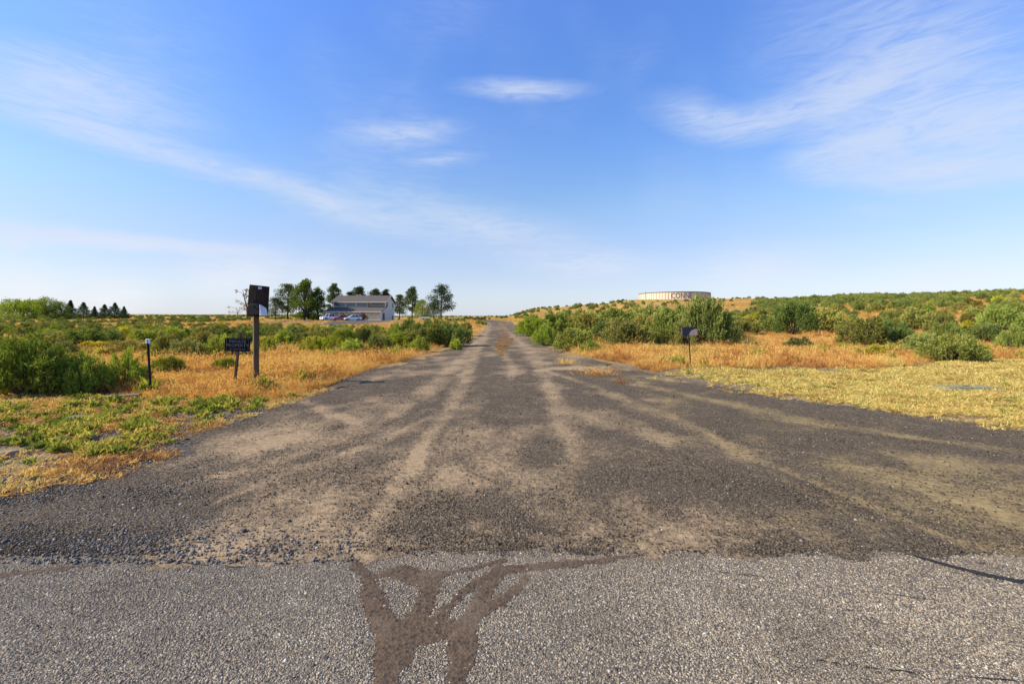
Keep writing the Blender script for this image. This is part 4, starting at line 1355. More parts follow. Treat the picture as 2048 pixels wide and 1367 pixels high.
def tree(name, label, px, base_py, top_py, Y, width_px, form, seed, tone=(1, 1, 1), group=None, mat=None, lean=0.0):
    rng = np.random.default_rng(seed)
    x = (px - 1024) / FPX * Y
    z = float(gz(x, Y))
    top = EYE + (HORY - top_py) / FPX * Y
    H = top - z
    Wd = width_px / FPX * Y * (1.18 if form == 'pine' else 1.0)
    e = thing(name, label, 'tree', (x, Y, z), 0, group)
    tr = MB()
    cen, rad = [], []
    if form == 'pine':          # bare lower trunk, irregular tufted limbs
        bend = rng.normal(0, .03 * H, 2)
        axis = [(0, 0, -.2), (bend[0] * .4 + lean * .3 * H, bend[1] * .4, H * .35), (bend[0] + lean * .6 * H, bend[1], H * .7), (bend[0] * 1.2 + lean * H, bend[1], H * .96)]
        tr.tube(axis, [.026 * H, .020 * H, .012 * H, .004 * H], 6)
        A = np.array(axis)
        m = 22
        for k in range(m):
            u = .26 + .70 * k / (m - 1)
            p = np.array([np.interp(u, [-.02, .35, .7, .96], A[:, i]) for i in range(3)])
            reach = Wd * .5 * (np.interp(u, [.25, .5, .75, 1], [.70, 1.0, .75, .20])) * rng.uniform(.55, 1.1)
            a = k * 2.4 + rng.normal(0, .4)
            q = p + np.array([math.cos(a) * reach, math.sin(a) * reach, H * rng.uniform(.0, .06)])
            tr.tube([tuple(p), tuple((p + q) / 2 + np.array([0, 0, .02 * H])), tuple(q)], [.008 * H, .006 * H, .003 * H], 4)
            cen += [q, p + (q - p) * .62 + np.array([0, 0, .02 * H])]
            rad += [Wd * rng.uniform(.15, .25), Wd * rng.uniform(.13, .22)]
        cen.append(np.array(axis[-1]))
        rad.append(Wd * .12)
        me = crown_mesh('crown', cen, rad, 150, .040 * H, .016 * H, mat or M['pine'], seed, .62, 0, .5)
    elif form == 'spruce':
        tr.tube([(0, 0, -.2), (0, 0, H * .5), (0, 0, H * .97)], [.022 * H, .013 * H, .003 * H], 6)
        m = 46
        for k in range(m):
            u = .06 + .92 * (k / (m - 1))
            reach = Wd * .78 * (1 - u) ** 1.05 * rng.uniform(.45, 1.15)
            a = k * 2.4
            q = np.array([math.cos(a) * reach, math.sin(a) * reach, H * u + .01 * H])
            cen += [q * np.array([.9, .9, 1]), q * np.array([.5, .5, 1])]
            rad += [Wd * .11 * (1.25 - u), Wd * .13 * (1.25 - u)]
            tr.tube([(0, 0, H * u), tuple(q)], [.006 * H, .002 * H], 3)
        cen.append(np.array([0, 0, H * .97]))
        rad.append(Wd * .04)
        me = crown_mesh('crown', cen, rad, 60, .055 * H, .022 * H, mat or M['pine'], seed, .55, .15, .1)
    elif form == 'round':       # deciduous
        tr.tube([(0, 0, -.2), (.01 * H, 0, H * .25), (.0, .01 * H, H * .5), (0, 0, H * .85)], [.030 * H, .024 * H, .014 * H, .004 * H], 7)
        m = 52
        for k in range(m):
            u = .08 + .88 * rng.random() ** 1.15
            reach = Wd * .5 * np.interp(u, [.05, .3, .55, .8, 1], [.80, 1.0, .85, .5, .12]) * rng.uniform(.35, 1.0)
            a = rng.uniform(0, 6.283)
            q = np.array([math.cos(a) * reach + lean * H * u, math.sin(a) * reach, H * u])
            tr.tube([(0, 0, max(.1, u - .25) * H * .8), tuple(q * .55 + np.array([0, 0, .2 * H * u])), tuple(q)], [.011 * H, .007 * H, .002 * H], 4)
            cen.append(q)
            rad.append(Wd * rng.uniform(.10, .19))
        cen.append(np.array([lean * H, 0, H * .93]))
        rad.append(Wd * .09)
        me = crown_mesh('crown', cen, rad, 150, .036 * H, .022 * H, mat or M['broadleaf'], seed, .9, 0, .2)
    elif form == 'willow':
        tr.tube([(0, 0, -.2), (.02 * H, 0, H * .35), (.0, 0, H * .62)], [.045 * H, .035 * H, .02 * H], 7)
        C, D, LL = [], [], []
        for k in range(30):
            a = k * 2.4
            reach = Wd * .5 * math.sqrt((k + .5) / 30) * rng.uniform(.85, 1.05)
            topz = H * (.97 - .30 * (reach / (Wd * .5)) ** 2.5) * rng.uniform(.74, 1.0)
            q = np.array([math.cos(a) * reach, math.sin(a) * reach, topz])
            tr.tube([(0, 0, H * .45), tuple(q * np.array([.5, .5, .9])), tuple(q)], [.018 * H, .011 * H, .004 * H], 4)
            for s in range(20):
                b = q + rng.normal(0, 1, 3) * np.array([.09 * Wd, .09 * Wd, .04 * H])
                drop = H * rng.uniform(.20, .85) * (.5 + .5 * reach / (Wd * .5))
                for g in range(15):
                    u = g / 14
                    C.append(b - np.array([0, 0, drop * u]) + rng.normal(0, .018 * H, 3))
                    D.append(np.array([0, 0, -1.0]) + rng.normal(0, .6, 3))
        C, D = np.array(C), unit(np.array(D))
        C[:, 2] = np.maximum(C[:, 2], .1)
        V, F = blades(C, D, .065 * H, .028 * H, rng)
        me = make_mesh('crown', V, F, [mat or M['broadleaf']])
    elif form == 'sparse':      # half dead, a few brown tufts
        tr.tube([(0, 0, -.2), (-.02 * H, 0, H * .4), (-.10 * H, 0, H * .7), (-.16 * H, 0, H)], [.03 * H, .022 * H, .014 * H, .004 * H], 6)
        tr.tube([(-.03 * H, 0, H * .45), (.10 * H, .05 * H, H * .75), (.14 * H, 0, H * 1.0)], [.015 * H, .01 * H, .003 * H], 5)
        for k in range(15):
            u = rng.uniform(.3, 1.0)
            a = rng.uniform(0, 6.283)
            q = np.array([math.cos(a) * Wd * .42 - .1 * H * u, math.sin(a) * Wd * .4, H * u])
            tr.tube([(-.08 * H * u, 0, H * u * .85), tuple(q * np.array([.6, .6, .96])), tuple(q)], [.009 * H, .006 * H, .002 * H], 4)
            cen.append(q)
            rad.append(Wd * rng.uniform(.06, .12))
        me = crown_mesh('crown', cen, rad, 36, .05 * H, .018 * H, mat or M['pine'], seed, .8, 0, .3)
    tr.obj('trunk', M['bark'], e)
    c = link('crown', me, e)
    c.color = (*tone, 1)
    return e


PINE_G = 'pines around the house'
tree('pine_tree', 'flat topped pine with bare trunk left of the house', 575, 641, 571, 150, 40, 'pine', 1, (1.05, 1, 1), PINE_G)
tree('pine_tree', 'short spreading pine just right of the mailbox board', 551, 641, 597, 148, 36, 'pine', 2, (1, 1, .9), PINE_G)
tree('dead_tree', 'brown half dead tree behind the mailbox board', 495, 638, 578, 150, 34, 'sparse', 3, (3.2, 1.5, 1.3))
tree('dead_shrub', 'low brown dry tree left of the mailbox post on the skyline', 476, 638, 612, 152, 34, 'sparse', 43, (3.0, 1.7, 1.2))
tree('elm_tree', 'tall pointed broadleaf tree left of the house', 609, 642, 559, 138, 54, 'round', 4, (.72, .74, .66))
tree('elm_tree', 'broad dark leafy tree touching the house left end', 635, 642, 575, 142, 48, 'round', 5, (.60, .63, .55))
tree('pine_tree', 'pine rising behind the left end of the house roof', 664, 640, 571, 172, 24, 'pine', 6, (.8, .85, .8), PINE_G)
tree('pine_tree', 'low pine top showing over the roof left of centre', 700, 640, 586, 180, 22, 'pine', 7, (.8, .85, .8), PINE_G)
tree('pine_tree', 'pine top showing over the middle of the house roof', 722, 640, 575, 178, 26, 'pine', 8, (.8, .85, .8), PINE_G)
tree('pine_tree', 'round pine top showing over the roof right of centre', 751, 640, 580, 182, 26, 'pine', 9, (.9, 1, .8), PINE_G)
tree('pine_tree', 'pine top just left of the house gable peak', 773, 640, 582, 184, 24, 'pine', 10, (.8, .85, .8), PINE_G)
tree('pine_tree', 'dark pine just right of the house gable', 799, 636, 591, 180, 26, 'pine', 11, (.75, .8, .8), PINE_G)
tree('pine_tree', 'slim pine between the house and the light green tree', 824, 636, 577, 166, 26, 'pine', 12, (.9, .95, .9), PINE_G)
tree('round_tree', 'light green round tree right of the house', 845, 638, 600, 150, 42, 'round', 13, (1.25, 1.15, 1.0))
tree('pine_tree', 'big dark pine farthest right of the house', 882, 640, 573, 148, 42, 'pine', 14, (.72, .78, .75), PINE_G)
tree('pine_tree', 'low bushy pine at the foot of the big dark pine', 868, 640, 606, 152, 34, 'pine', 15, (.7, .75, .7), PINE_G)
tree('willow_tree', 'weeping willow on the far left skyline', 46, 640, 594, 190, 72, 'willow', 16, (1.55, 1.5, 1.0))
tree('round_tree', 'dark leafy tree right of the willow', 92, 642, 594, 188, 56, 'round', 17, (1.25, 1.25, .9))
tree('round_tree', 'low leafy tree between the willow and the conifers', 122, 642, 605, 192, 46, 'round', 18, (.9, .95, .8))
tree('round_tree', 'low green thicket left below the willow', 18, 644, 628, 160, 60, 'round', 19, (1.0, 1.0, .8))
for k, (px, tp, wd, lab) in enumerate(((141, 601, 22, 'tallest and leftmost of the six far conifers'), (167, 605, 24, 'second of the six far conifers from the left'),
                                       (189, 613, 20, 'smallest of the six far conifers'), (209, 609, 24, 'fourth of the six far conifers from the left'),
                                       (230, 606, 24, 'fifth of the six far conifers from the left'), (248, 613, 22, 'rightmost of the six far conifers'))):
    tree('conifer_tree', lab, px, 636, tp, 210, wd * (1.2 + .35 * math.sin(k * 2.1)), 'spruce', 20 + k, (.85, .95, 1.15), 'row of conifers on the far left')
# dark red ornamental shrub by the parked cars
e = tree('red_shrub', 'dark red leafy shrub in front of the house', 727, 641, 628, 128, 21, 'round', 40, (1, 1, 1), None, M['redleaf'])
e['category'] = 'shrub'

# ------------------------------------------------------------------ house
SID_W = plain('white_siding', (.70, .68, .64), .7, vary=.06, scale=1)
SID_C = plain('cream_wall', (.70, .56, .33), .8, vary=.10, scale=1)
ROOF = plain('brown_grey_shingle', (.105, .092, .084), .9, .1, vary=.25, scale=2.5, bump=.3)
TRIM = plain('tan_fascia', (.55, .47, .36), .7, vary=.08)
WHITE = plain('white_paint', (.78, .78, .76), .5, vary=.05)
DARK = plain('dark_opening', (.025, .025, .028), .5, vary=.1)
GDOOR = plain('blue_grey_door', (.30, .34, .40), .6, vary=.06)
BRICK = plain('tan_brick', (.42, .25, .15), .9, vary=.2, scale=6)


def glass_mat(name, col, rough=.08):
    m, T, out = new_mat(name)
    p = pbr(T, out, col, rough, None, .6)
    return m


GLASS = glass_mat('window_glass', (.10, .15, .18))


def build_house():
    xr, xl = -40.46, -57.2
    zb = float(gz(-48, 148)) - .05
    h = thing('house', 'two storey cream house with brown saltbox roof and a window band', 'house', ((xr + xl) / 2, 148, zb))
    ox, oy = (xr + xl) / 2, 148.0

    def w(m):          # world-coordinate builder to local
        m.v = [(a - ox, b - oy, c - zb) for a, b, c in m.v]
        return m
    yF, yU, yR, yB = 140.0, 145.5, 151.0, 156.6
    eL, tL, eU, rU = 4.12, 5.62, 7.42, 9.45
    # end walls
    prof = [(yF, zb), (yB, zb), (yB, eU - .1), (yR, rU - .12), (yU, eU - .1), (yU, tL - .1), (yF, eL - .05)]
    w(MB().prism(prof, xr - .2, xr)).obj('end_wall', SID_W, h)
    w(MB().prism(prof, xl, xl + .2)).obj('end_wall', SID_W, h)
    w(MB().box(xl + .2, xr - .2, yF, yF + .2, zb, eL - .06)).obj('front_wall', SID_C, h)
    w(MB().box(xl + .2, xr - .2, yB - .2, yB, zb, eU - .1)).obj('back_wall', SID_W, h)
    xm = -46.1
    w(MB().box(xl + .2, xm, yU, yU + .2, tL - .5, eU - .06)).obj('upper_wall', SID_C, h)
    w(MB().box(xm, xr - .2, yU + 1.0, yU + 1.2, tL - .3, eU + .2)).obj('upper_wall', SID_C, h)
    w(MB().box(xm - .15, xm, yU + .2, yU + 1.2, tL - .3, eU + .1)).obj('upper_wall', SID_C, h)
    # roofs
    t = .22
    lo = w(MB().prism([(yF - .7, eL - .16), (yU + 1.05, tL + .14), (yU + 1.05, tL + .14 + t), (yF - .7, eL - .16 + t)], xl - .6, xr + .45)).obj('lower_roof', ROOF, h)
    w(MB().box(xl - .6, xr + .45, yF - .76, yF - .702, eL - .22, eL + .08)).obj('fascia', TRIM, lo)
    sl = (rU - eU) / (yR - yU)
    up = w(MB().prism([(yU - .75, eU - .75 * sl), (yR, rU), (yR, rU + t), (yU - .75, eU - .75 * sl + t)], xl - .55, xr + .55)).obj('upper_roof', ROOF, h)
    w(MB().box(xl - .55, xr + .55, yU - .81, yU - .752, eU - .75 * sl - .06, eU - .75 * sl + .25)).obj('fascia', TRIM, up)
    w(MB().prism([(yR + .002, rU), (yB + .7, eU - .7 * sl), (yB + .7, eU - .7 * sl + t), (yR + .002, rU + t)], xl - .55, xr + .55)).obj('upper_roof', ROOF, h)
    for s0, s1 in (((yU - .75, eU - .75 * sl - .12), (yR, rU - .12)), ((yR, rU - .12), (yB + .7, eU - .7 * sl - .12))):
        w(MB().prism([s0, s1, (s1[0], s1[1] + .36), (s0[0], s0[1] + .36)], xr + .552, xr + .60)).obj('bargeboard', TRIM, up)
    w(MB().box(-52, -51.2, 151.6, 152.4, 8.6, 10.0)).obj('chimney', BRICK, up)

    def window(x0, x1, yf, z0, z1, nm='window', mat=GLASS, fr=.09):
        o = w(MB().box(x0 - fr, x1 + fr, yf - .05, yf - .003, z0 - fr, z1 + fr)).obj(nm, WHITE, h)
        w(MB().box(x0, x1, yf - .075, yf - .052, z0, z1)).obj('pane', mat, o)
        return o
    kk = yU / FPX
    for a, b in ((668, 690.5), (692.5, 711.5), (713.5, 735)):
        window((a - 1024) * kk, (b - 1024) * kk - .05, yU, 5.85, 7.15)
    window(-45.3, -41.6, yU + 1.0, 6.25, 7.2)
    k2 = yF / FPX
    gd = w(MB().box((660 - 1024) * k2, (677 - 1024) * k2, yF - .05, yF - .003, zb, 3.75)).obj('garage_door', GDOOR, h)
    for q in range(4):
        w(MB().box((660 - 1024) * k2 + .06, (677 - 1024) * k2 - .06, yF - .075, yF - .052, zb + .06 + q * .57, zb + .57 + q * .57)).obj('panel', GDOOR, gd)
    d = w(MB().box((681 - 1024) * k2, (688 - 1024) * k2, yF - .06, yF - .003, zb, 3.6)).obj('door', plain('brown_door', (.16, .10, .07), .6), h)
    w(MB().box((682.3 - 1024) * k2, (686.7 - 1024) * k2, yF - .09, yF - .062, zb + .9, 3.4)).obj('pane', plain('curtain', (.45, .44, .45), .7), d)
    w(MB().box((695.8 - 1024) * k2, (699 - 1024) * k2, yF - .12, yF - .003, 2.95, 3.25)).obj('wall_lamp', DARK, h)
    window((711.5 - 1024) * k2, (720.5 - 1024) * k2, yF, 2.2, 3.75, mat=plain('grey_curtain', (.42, .40, .44), .7))  # curtain in plain pale grey
    w(MB().box((721.5 - 1024) * k2, (729 - 1024) * k2, yF - .08, yF - .004, zb, 3.8)).obj('brick_panel', BRICK, h)

    def side(y0, y1, z0, z1, nm, m):
        o = w(MB().box(xr + .003, xr + .05, y0, y1, z0, z1)).obj(nm, WHITE if nm == 'window' else m, h)
        if nm == 'window':
            w(MB().box(xr + .052, xr + .07, y0 + .08, y1 - .08, z0 + .08, z1 - .08)).obj('pane', m, o)
    side(146.2, 148.2, 6.0, 7.5, 'window', GLASS)
    side(153.3, 154.9, 5.6, 7.2, 'window', GLASS)
    side(142.3, 144.5, zb, 3.75, 'door', DARK)
    side(153.4, 155.0, zb, 2.95, 'door', DARK)


build_house()

# ------------------------------------------------------------------ parked vehicles
TYRE = plain('tyre_rubber', (.02, .02, .02), .9)
RIM = plain('wheel_metal', (.4, .4, .42), .35, .5, .6)
CARGLASS = glass_mat('car_glass', (.02, .025, .03), .05)
LAMP = plain('headlight_lens', (.75, .75, .72), .15, .6)


def car_paint(name, col):
    m, T, out = new_mat(name)
    p = pbr(T, out, col, .28, None, .5)
    p.inputs['Coat Weight'].default_value = .6
    return m


def vehicle(name, label, cat, loc, heading, paint, L, Wd, H, prof, cab, wheel_r, axles):
    """prof: side outline of the lower body (x forward, z); cab: outline of the greenhouse"""
    e = thing(name, label, cat, loc, heading, 'vehicles parked at the house')

    def shell(outline, hw, tuck, nm, m, bevel):
        n = len(outline)
        top = max(z for _, z in outline)
        bot = min(z for _, z in outline)
        vs = []
        for s in (-1, 1):
            for x, z in outline:
                u = (z - bot) / (top - bot + 1e-6)
                vs.append((x, s * (hw - tuck * u * u), z))
        fs = [tuple(range(n))[::-1], tuple(range(n, 2 * n))] + [(i, (i + 1) % n, n + (i + 1) % n, n + i) for i in range(n)]
        return MB().add(vs, fs).obj(nm, m, e, bevel)
    shell(prof, Wd / 2, .06, 'body', paint, .05)
    shell(cab, Wd / 2 - .08, .16, 'cabin_glass', CARGLASS, .03)
    x0, x1 = min(p[0] for p in cab if p[1] > H - .2), max(p[0] for p in cab if p[1] > H - .2)
    MB().box(x0 - .05, x1 + .05, -Wd / 2 + .22, Wd / 2 - .22, H - .03, H + .03).obj('roof', paint, e, .02)
    cb = min(p[0] for p in cab), max(p[0] for p in cab)
    zt = max(z for _, z in prof)
    for s in (-1, 1):
        for xa, xb in ((cb[1], x1), (cb[0], x0), ((cb[0] + cb[1]) / 2, (x0 + x1) / 2)):
            MB().tube([(xa, s * (Wd / 2 - .09), zt - .02), (xb, s * (Wd / 2 - .22), H)], [.045, .04], 5).obj('pillar', paint, e)
        MB().box(L / 2 - .10, L / 2 + .02, s * (Wd / 2 - .40) - .16, s * (Wd / 2 - .40) + .16, .62 * zt, .82 * zt).obj('headlight', LAMP, e, .02)
        MB().box(cb[1] - .3, cb[1] - .12, s * (Wd / 2 + .10) - .09, s * (Wd / 2 + .10) + .09, zt, zt + .16).obj('mirror', paint, e, .03)
        for ax in axles:
            wh = link('wheel', None, e, (ax, s * (Wd / 2 - .10), wheel_r))
            MB().tube([(0, -.11, 0), (0, .11, 0)], [wheel_r, wheel_r], 20).obj('tyre', TYRE, wh, .02)
            MB().tube([(0, -.125, 0), (0, .125, 0)], [wheel_r * .6, wheel_r * .6], 14).obj('rim', RIM, wh)
    MB().box(L / 2 - .05, L / 2 + .03, -Wd * .24, Wd * .24, .55 * zt, .82 * zt).obj('grille', DARK, e, .01)
    MB().box(L / 2 - .06, L / 2 + .06, -Wd / 2 + .06, Wd / 2 - .06, .30 * zt, .48 * zt).obj('bumper', paint, e, .03)
    return e


def gpt(px, Y, dz=0.0):
    x = (px - 1024) / FPX * Y
    return (x, Y, float(gz(x, Y)) + dz)


truck_prof = [(-2.8, .55), (-2.8, 1.12), (-.75, 1.14), (1.15, 1.16), (2.55, 1.06), (2.75, .95), (2.75, .45), (2.45, .38), (-2.5, .42)]
truck_cab = [(-.85, 1.10), (-.70, 1.80), (.55, 1.84), (1.28, 1.12)]
vehicle('pickup_truck', 'white pickup truck parked left in front of the house', 'truck', gpt(661, 129), math.radians(-128), car_paint('white_car_paint', (.75, .76, .78)), 5.5, 1.95, 1.84, truck_prof, truck_cab, .40, (1.75, -1.65))
car_prof = [(-2.2, .50), (-2.25, .85), (-1.6, .94), (-.2, .93), (1.0, .92), (2.0, .78), (2.25, .60), (2.2, .32), (-2.1, .30)]
car_cab = [(-1.75, .90), (-.95, 1.42), (.15, 1.45), (1.15, .90)]
vehicle('red_car', 'red car parked between the pickup and the white car', 'car', gpt(683, 125), math.radians(-145), car_paint('red_car_paint', (.42, .035, .03)), 4.5, 1.8, 1.45, car_prof, car_cab, .32, (1.35, -1.35))
vehicle('white_car', 'white low car parked left of the dark red shrub', 'car', gpt(706, 123), math.radians(-150), car_paint('pearl_car_paint', (.78, .78, .74)), 4.4, 1.78, 1.40, car_prof, [(a, min(b, 1.40)) for a, b in car_cab], .32, (1.35, -1.35))

# low pale trailer half hidden behind brush, right of the house
t = thing('flat_trailer', 'low pale grey trailer under the light green tree', 'trailer', gpt(849, 122), 0)
MB().box(-1.4, 1.4, -.8, .8, .45, .58).obj('deck', GDOOR, t, .01)
MB().box(-1.4, 1.4, -.84, -.80, .58, .95).obj('side_board', plain('grey_board', (.42, .45, .45), .7), t)
MB().box(-1.4, 1.4, .80, .84, .58, .95).obj('side_board', plain('grey_board_rear', (.42, .45, .45), .7), t)
for s in (-1, 1):
    MB().tube([(0, s * .95 - .09, .3), (0, s * .95 + .09, .3)], [.3, .3], 14).obj('wheel', TYRE, t)

# ------------------------------------------------------------------ water tank on the hill
def text_mesh(body, size):
    cu = bpy.data.curves.new('lettering', 'FONT')
    cu.body = body
    cu.size = size
    cu.align_x = 'CENTER'
    cu.align_y = 'CENTER'
    cu.resolution_u = 3
    o = bpy.data.objects.new('lettering_source', cu)
    COL.objects.link(o)
    dg = bpy.context.evaluated_depsgraph_get()
    me = bpy.data.meshes.new_from_object(o.evaluated_get(dg))
    bpy.data.objects.remove(o)
    bpy.data.curves.remove(cu)
    return me


def build_tank():
    Y = 350.0
    k = Y / FPX
    cx = (1347.5 - 1024) * k
    R = 67.8 * k * .995
    zb = float(gz(cx, Y - R, False)) - .6
    zt = EYE + (HORY - 582.5) / FPX * (Y - R)
    cy = Y
    H = zt - zb
    t = thing('water_tank', 'wide round concrete water tank with ribs on the hill', 'tank', (cx, cy, zb))
    wall = plain('tan_concrete', (.62, .50, .37), .85, vary=.12, scale=.3)
    rimm = plain('dark_tank_rim', (.14, .13, .13), .8, vary=.1, scale=.5)
    ink = plain('black_paint', (.03, .03, .035), .7, vary=.1)
    n = 120
    ring = lambda r, z: [(r * math.cos(2 * math.pi * i / n), r * math.sin(2 * math.pi * i / n), z) for i in range(n)]
    m = MB()
    m.add(ring(R, 0) + ring(R, H - .5), [(i, (i + 1) % n, n + (i + 1) % n, n + i) for i in range(n)])
    m.obj('wall', wall, t)
    m = MB()
    m.add(ring(R + .25, H - .55) + ring(R + .25, H) + ring(R - .2, H + .05) + ring(R - .2, H - .55), [(i, (i + 1) % n, n + (i + 1) % n, n + i) for i in range(n)]
          + [(n + i, n + (i + 1) % n, 2 * n + (i + 1) % n, 2 * n + i) for i in range(n)] + [(3 * n + i, 3 * n + (i + 1) % n, (i + 1) % n, i) for i in range(n)])
    m.obj('rim', rimm, t)
    m = MB()
    m.add(ring(R - .2, H + .0) + [(0, 0, H + .55)], [(i, (i + 1) % n, n) for i in range(n)])
    m.obj('roof', rimm, t)
    rib = MB().box(R - .02, R + .30, -.20, .20, 0, H - .56).mesh('rib', wall)
    nr = 76
    for i in range(nr):
        a = 2 * math.pi * i / nr
        # the ribs stop where the name is painted
        if abs(math.degrees(math.atan2(math.sin(a - math.radians(-95.5)), math.cos(a - math.radians(-95.5))))) < 16:
            continue
        link('rib', rib, t, rot=(0, 0, a))
    # ladder
    a = math.radians(-158)
    lad = MB()
    for s in (-.25, .25):
        lad.tube([(R + .5, s, 0), (R + .5, s, H + .9)], [.06, .06], 5)
    for q in range(14):
        lad.tube([(R + .5, -.25, .4 + q * .5), (R + .5, .25, .4 + q * .5)], [.04, .04], 4)
    lad.obj('ladder', rimm, t, rot=(0, 0, a))

    def wrap(body, size, ang0, z0, nm, sx=1.0):
        me = text_mesh(body, size)
        for v in me.vertices:
            an = ang0 + v.co.x * sx / R
            v.co = (math.cos(an) * (R + .06), math.sin(an) * (R + .06), z0 + v.co.y)
        me.materials.append(ink)
        link(nm, me, t)
    # the lettering sits on the face toward the drive
    wrap('CONNE', H * .86, math.radians(-97.2), H * .50, 'lettering', .74)
    return t


build_tank()

# ------------------------------------------------------------------ far cut bank beside the bend
def lump(name, px0, px1, Y, h, depth, mat, label=None, cat=None, kind=None):
    k = Y / FPX
    x0, x1 = (px0 - 1024) * k, (px1 - 1024) * k
    rng = np.random.default_rng(int(px0))
    n = 14
    vs, fs = [], []
    for i in range(n + 1):
        x = x0 + (x1 - x0) * i / n
        z = float(gz(x, Y)) - .1
        e = (1 if 0 < i < n else .4) * rng.uniform(.8, 1.1)
        vs += [(x, Y, z), (x, Y + .15, z + h * e), (x, Y + depth, z + h * e * 1.02), (x, Y + depth * 1.6, z)]
    for i in range(n):
        for j in range(3):
            fs.append((i * 4 + j, (i + 1) * 4 + j, (i + 1) * 4 + j + 1, i * 4 + j + 1))
    o = link(name, make_mesh(name, vs, fs, [mat]))
    tag(o, label, cat, None, kind)


SOILD = plain('dark_cut_soil', (.055, .036, .026), .95, .05, vary=.4, scale=1.5, bump=.5)
lump('earth_bank', 945, 972, 128, .75, 1.5, SOILD, kind='structure')
lump('earth_bank', 915, 929, 126, .55, 1.2, SOILD, kind='structure')

# ------------------------------------------------------------------ roadside objects
def wood(name, a, b, sc=9.0):
    m, T, out = new_mat(name)
    tc = T.n('ShaderNodeTexCoord').outputs['Object']
    mp = T.n('ShaderNodeMapping')
    mp.inputs['Scale'].default_value = (sc, sc, sc * .08)
    T.link(tc, mp.inputs[0])
    g = T.noise(mp.outputs[0], 4, 6, .7, .4)
    c = T.mix(T.rng(g, .3, .7), a, b)
    c = T.mix(T.rng(T.noise(tc, 3, 4), .5, .75, 0, .5), c, tuple(q * .5 for q in a))
    pbr(T, out, c, .9, T.bump(g, .5, .006), .15)
    return m


POSTW = wood('weathered_post_wood', (.070, .053, .030), (.170, .130, .075))
BOARDW = wood('dark_board_wood', (.022, .016, .014), (.060, .036, .026))
STAKEW = wood('dark_stake_wood', (.03, .024, .02), (.085, .062, .045))
PLANKW = wood('grey_plank_wood', (.14, .11, .08), (.28, .23, .17))
BLACKM = plain('black_enamel', (.014, .012, .014), .6, .25, vary=.4, scale=20)
SIGNM = plain('faded_sign_black', (.012, .011, .012), .8, .1, vary=.5, scale=14)
PALEP = plain('pale_plastic', (.62, .64, .70), .5, vary=.12, scale=6)
STEEL = plain('dark_steel', (.03, .026, .024), .6, .4, .5, vary=.3, scale=20)


def box_part(nm, mat, parent, sx, sy, sz, c, rot=(0, 0, 0), bevel=.004):
    return MB().box(-sx / 2, sx / 2, -sy / 2, sy / 2, -sz / 2, sz / 2).obj(nm, mat, parent, bevel, loc=c, rot=rot)


def build_mailbox():
    x, y = flat(512, 768)
    m = thing('mailbox_post', 'weathered square post carrying a dark board with black mailbox', 'mailbox', (x, y, 0))
    MB().box(-.058, .058, -.058, .058, -.3, 1.72).obj('post', POSTW, m, .008, rot=(0, 0, math.radians(40)))
    rb = (math.radians(0), math.radians(2.5), math.radians(14))
    # board: a slightly bowed plank panel, left edge toward the road
    import mathutils
    bd = MB()
    nx, nz = 6, 8
    W, H = .415, .74
    for s in (0, 1):
        for i in range(nx + 1):
            for k in range(nz + 1):
                u, v = i / nx, k / nz
                xx = (u - .5) * W - (.018 * math.sin(v * math.pi) if i == 0 else 0)
                zz = (v - .5) * H - .02 * u * (v * 2 - 1) * 1.2
                bd.v.append((xx, s * .028 - .02 * math.sin(u * math.pi), zz))
    q = (nx + 1) * (nz + 1)
    for i in range(nx):
        for k in range(nz):
            a = i * (nz + 1) + k
            bd.f += [(a, a + nz + 1, a + nz + 2, a + 1), (q + a, q + a + 1, q + a + nz + 2, q + a + nz + 1)]
    rim = [i * (nz + 1) for i in range(nx + 1)] + [nx * (nz + 1) + k for k in range(1, nz + 1)] + [i * (nz + 1) + nz for i in range(nx - 1, -1, -1)] + list(range(nz - 1, 0, -1))
    for a, b in zip(rim, rim[1:] + rim[:1]):
        bd.f.append((a, q + a, q + b, b))
    zc = EYE + (HORY - 602) / FPX * y
    b = bd.obj('backboard', BOARDW, m, loc=(.12, -.10, zc), rot=rb)
    box_part('sticker', PALEP, b, .075, .006, .05, (.02, -.034, .30), bevel=0)
    box_part('bracket', STEEL, b, .05, .03, .05, (-.10, -.04, .0))
    # mailbox: box with rounded top, its door toward the drive
    prof = [(-.135, 0), (.135, 0), (.135, .17)] + [(.135 * math.cos(a), .17 + .09 * math.sin(a)) for a in np.linspace(.25, math.pi - .25, 7)] + [(-.135, .17)]
    mb = MB().prism(prof, -.14, .13, 'y').obj('mailbox', BLACKM, m, .004, loc=(.155, -.27, zc - .33), rot=(0, 0, math.radians(4)))
    MB().prism([(a * .93, .012 + c * .93) for a, c in prof], -.150, -.141, 'y').obj('door', BLACKM, mb, .002)
    box_part('handle', STEEL, mb, .05, .02, .02, (0, -.160, .20))
    # pale tube box hanging on the right of the mailbox
    v = [(0, -.15, .0), (.045, -.15, .0), (.06, .13, .0), (0, .13, .0), (0, -.15, .26), (.012, -.15, .25), (.03, .13, .17), (0, .13, .20)]
    MB().add(v, [(0, 3, 2, 1), (4, 5, 6, 7), (0, 1, 5, 4), (1, 2, 6, 5), (2, 3, 7, 6), (3, 0, 4, 7)]).obj('paper_box', PALEP, m, .004, loc=(.295, -.26, zc - .345), rot=(0, 0, math.radians(4)))


build_mailbox()


def sign_text(body, size, parent, loc, mat, sx=1.0):
    me = text_mesh(body, size)
    for v in me.vertices:
        v.co.x *= sx
    me.materials.append(mat)
    return link('lettering', me, parent, loc, (math.radians(90), 0, 0))


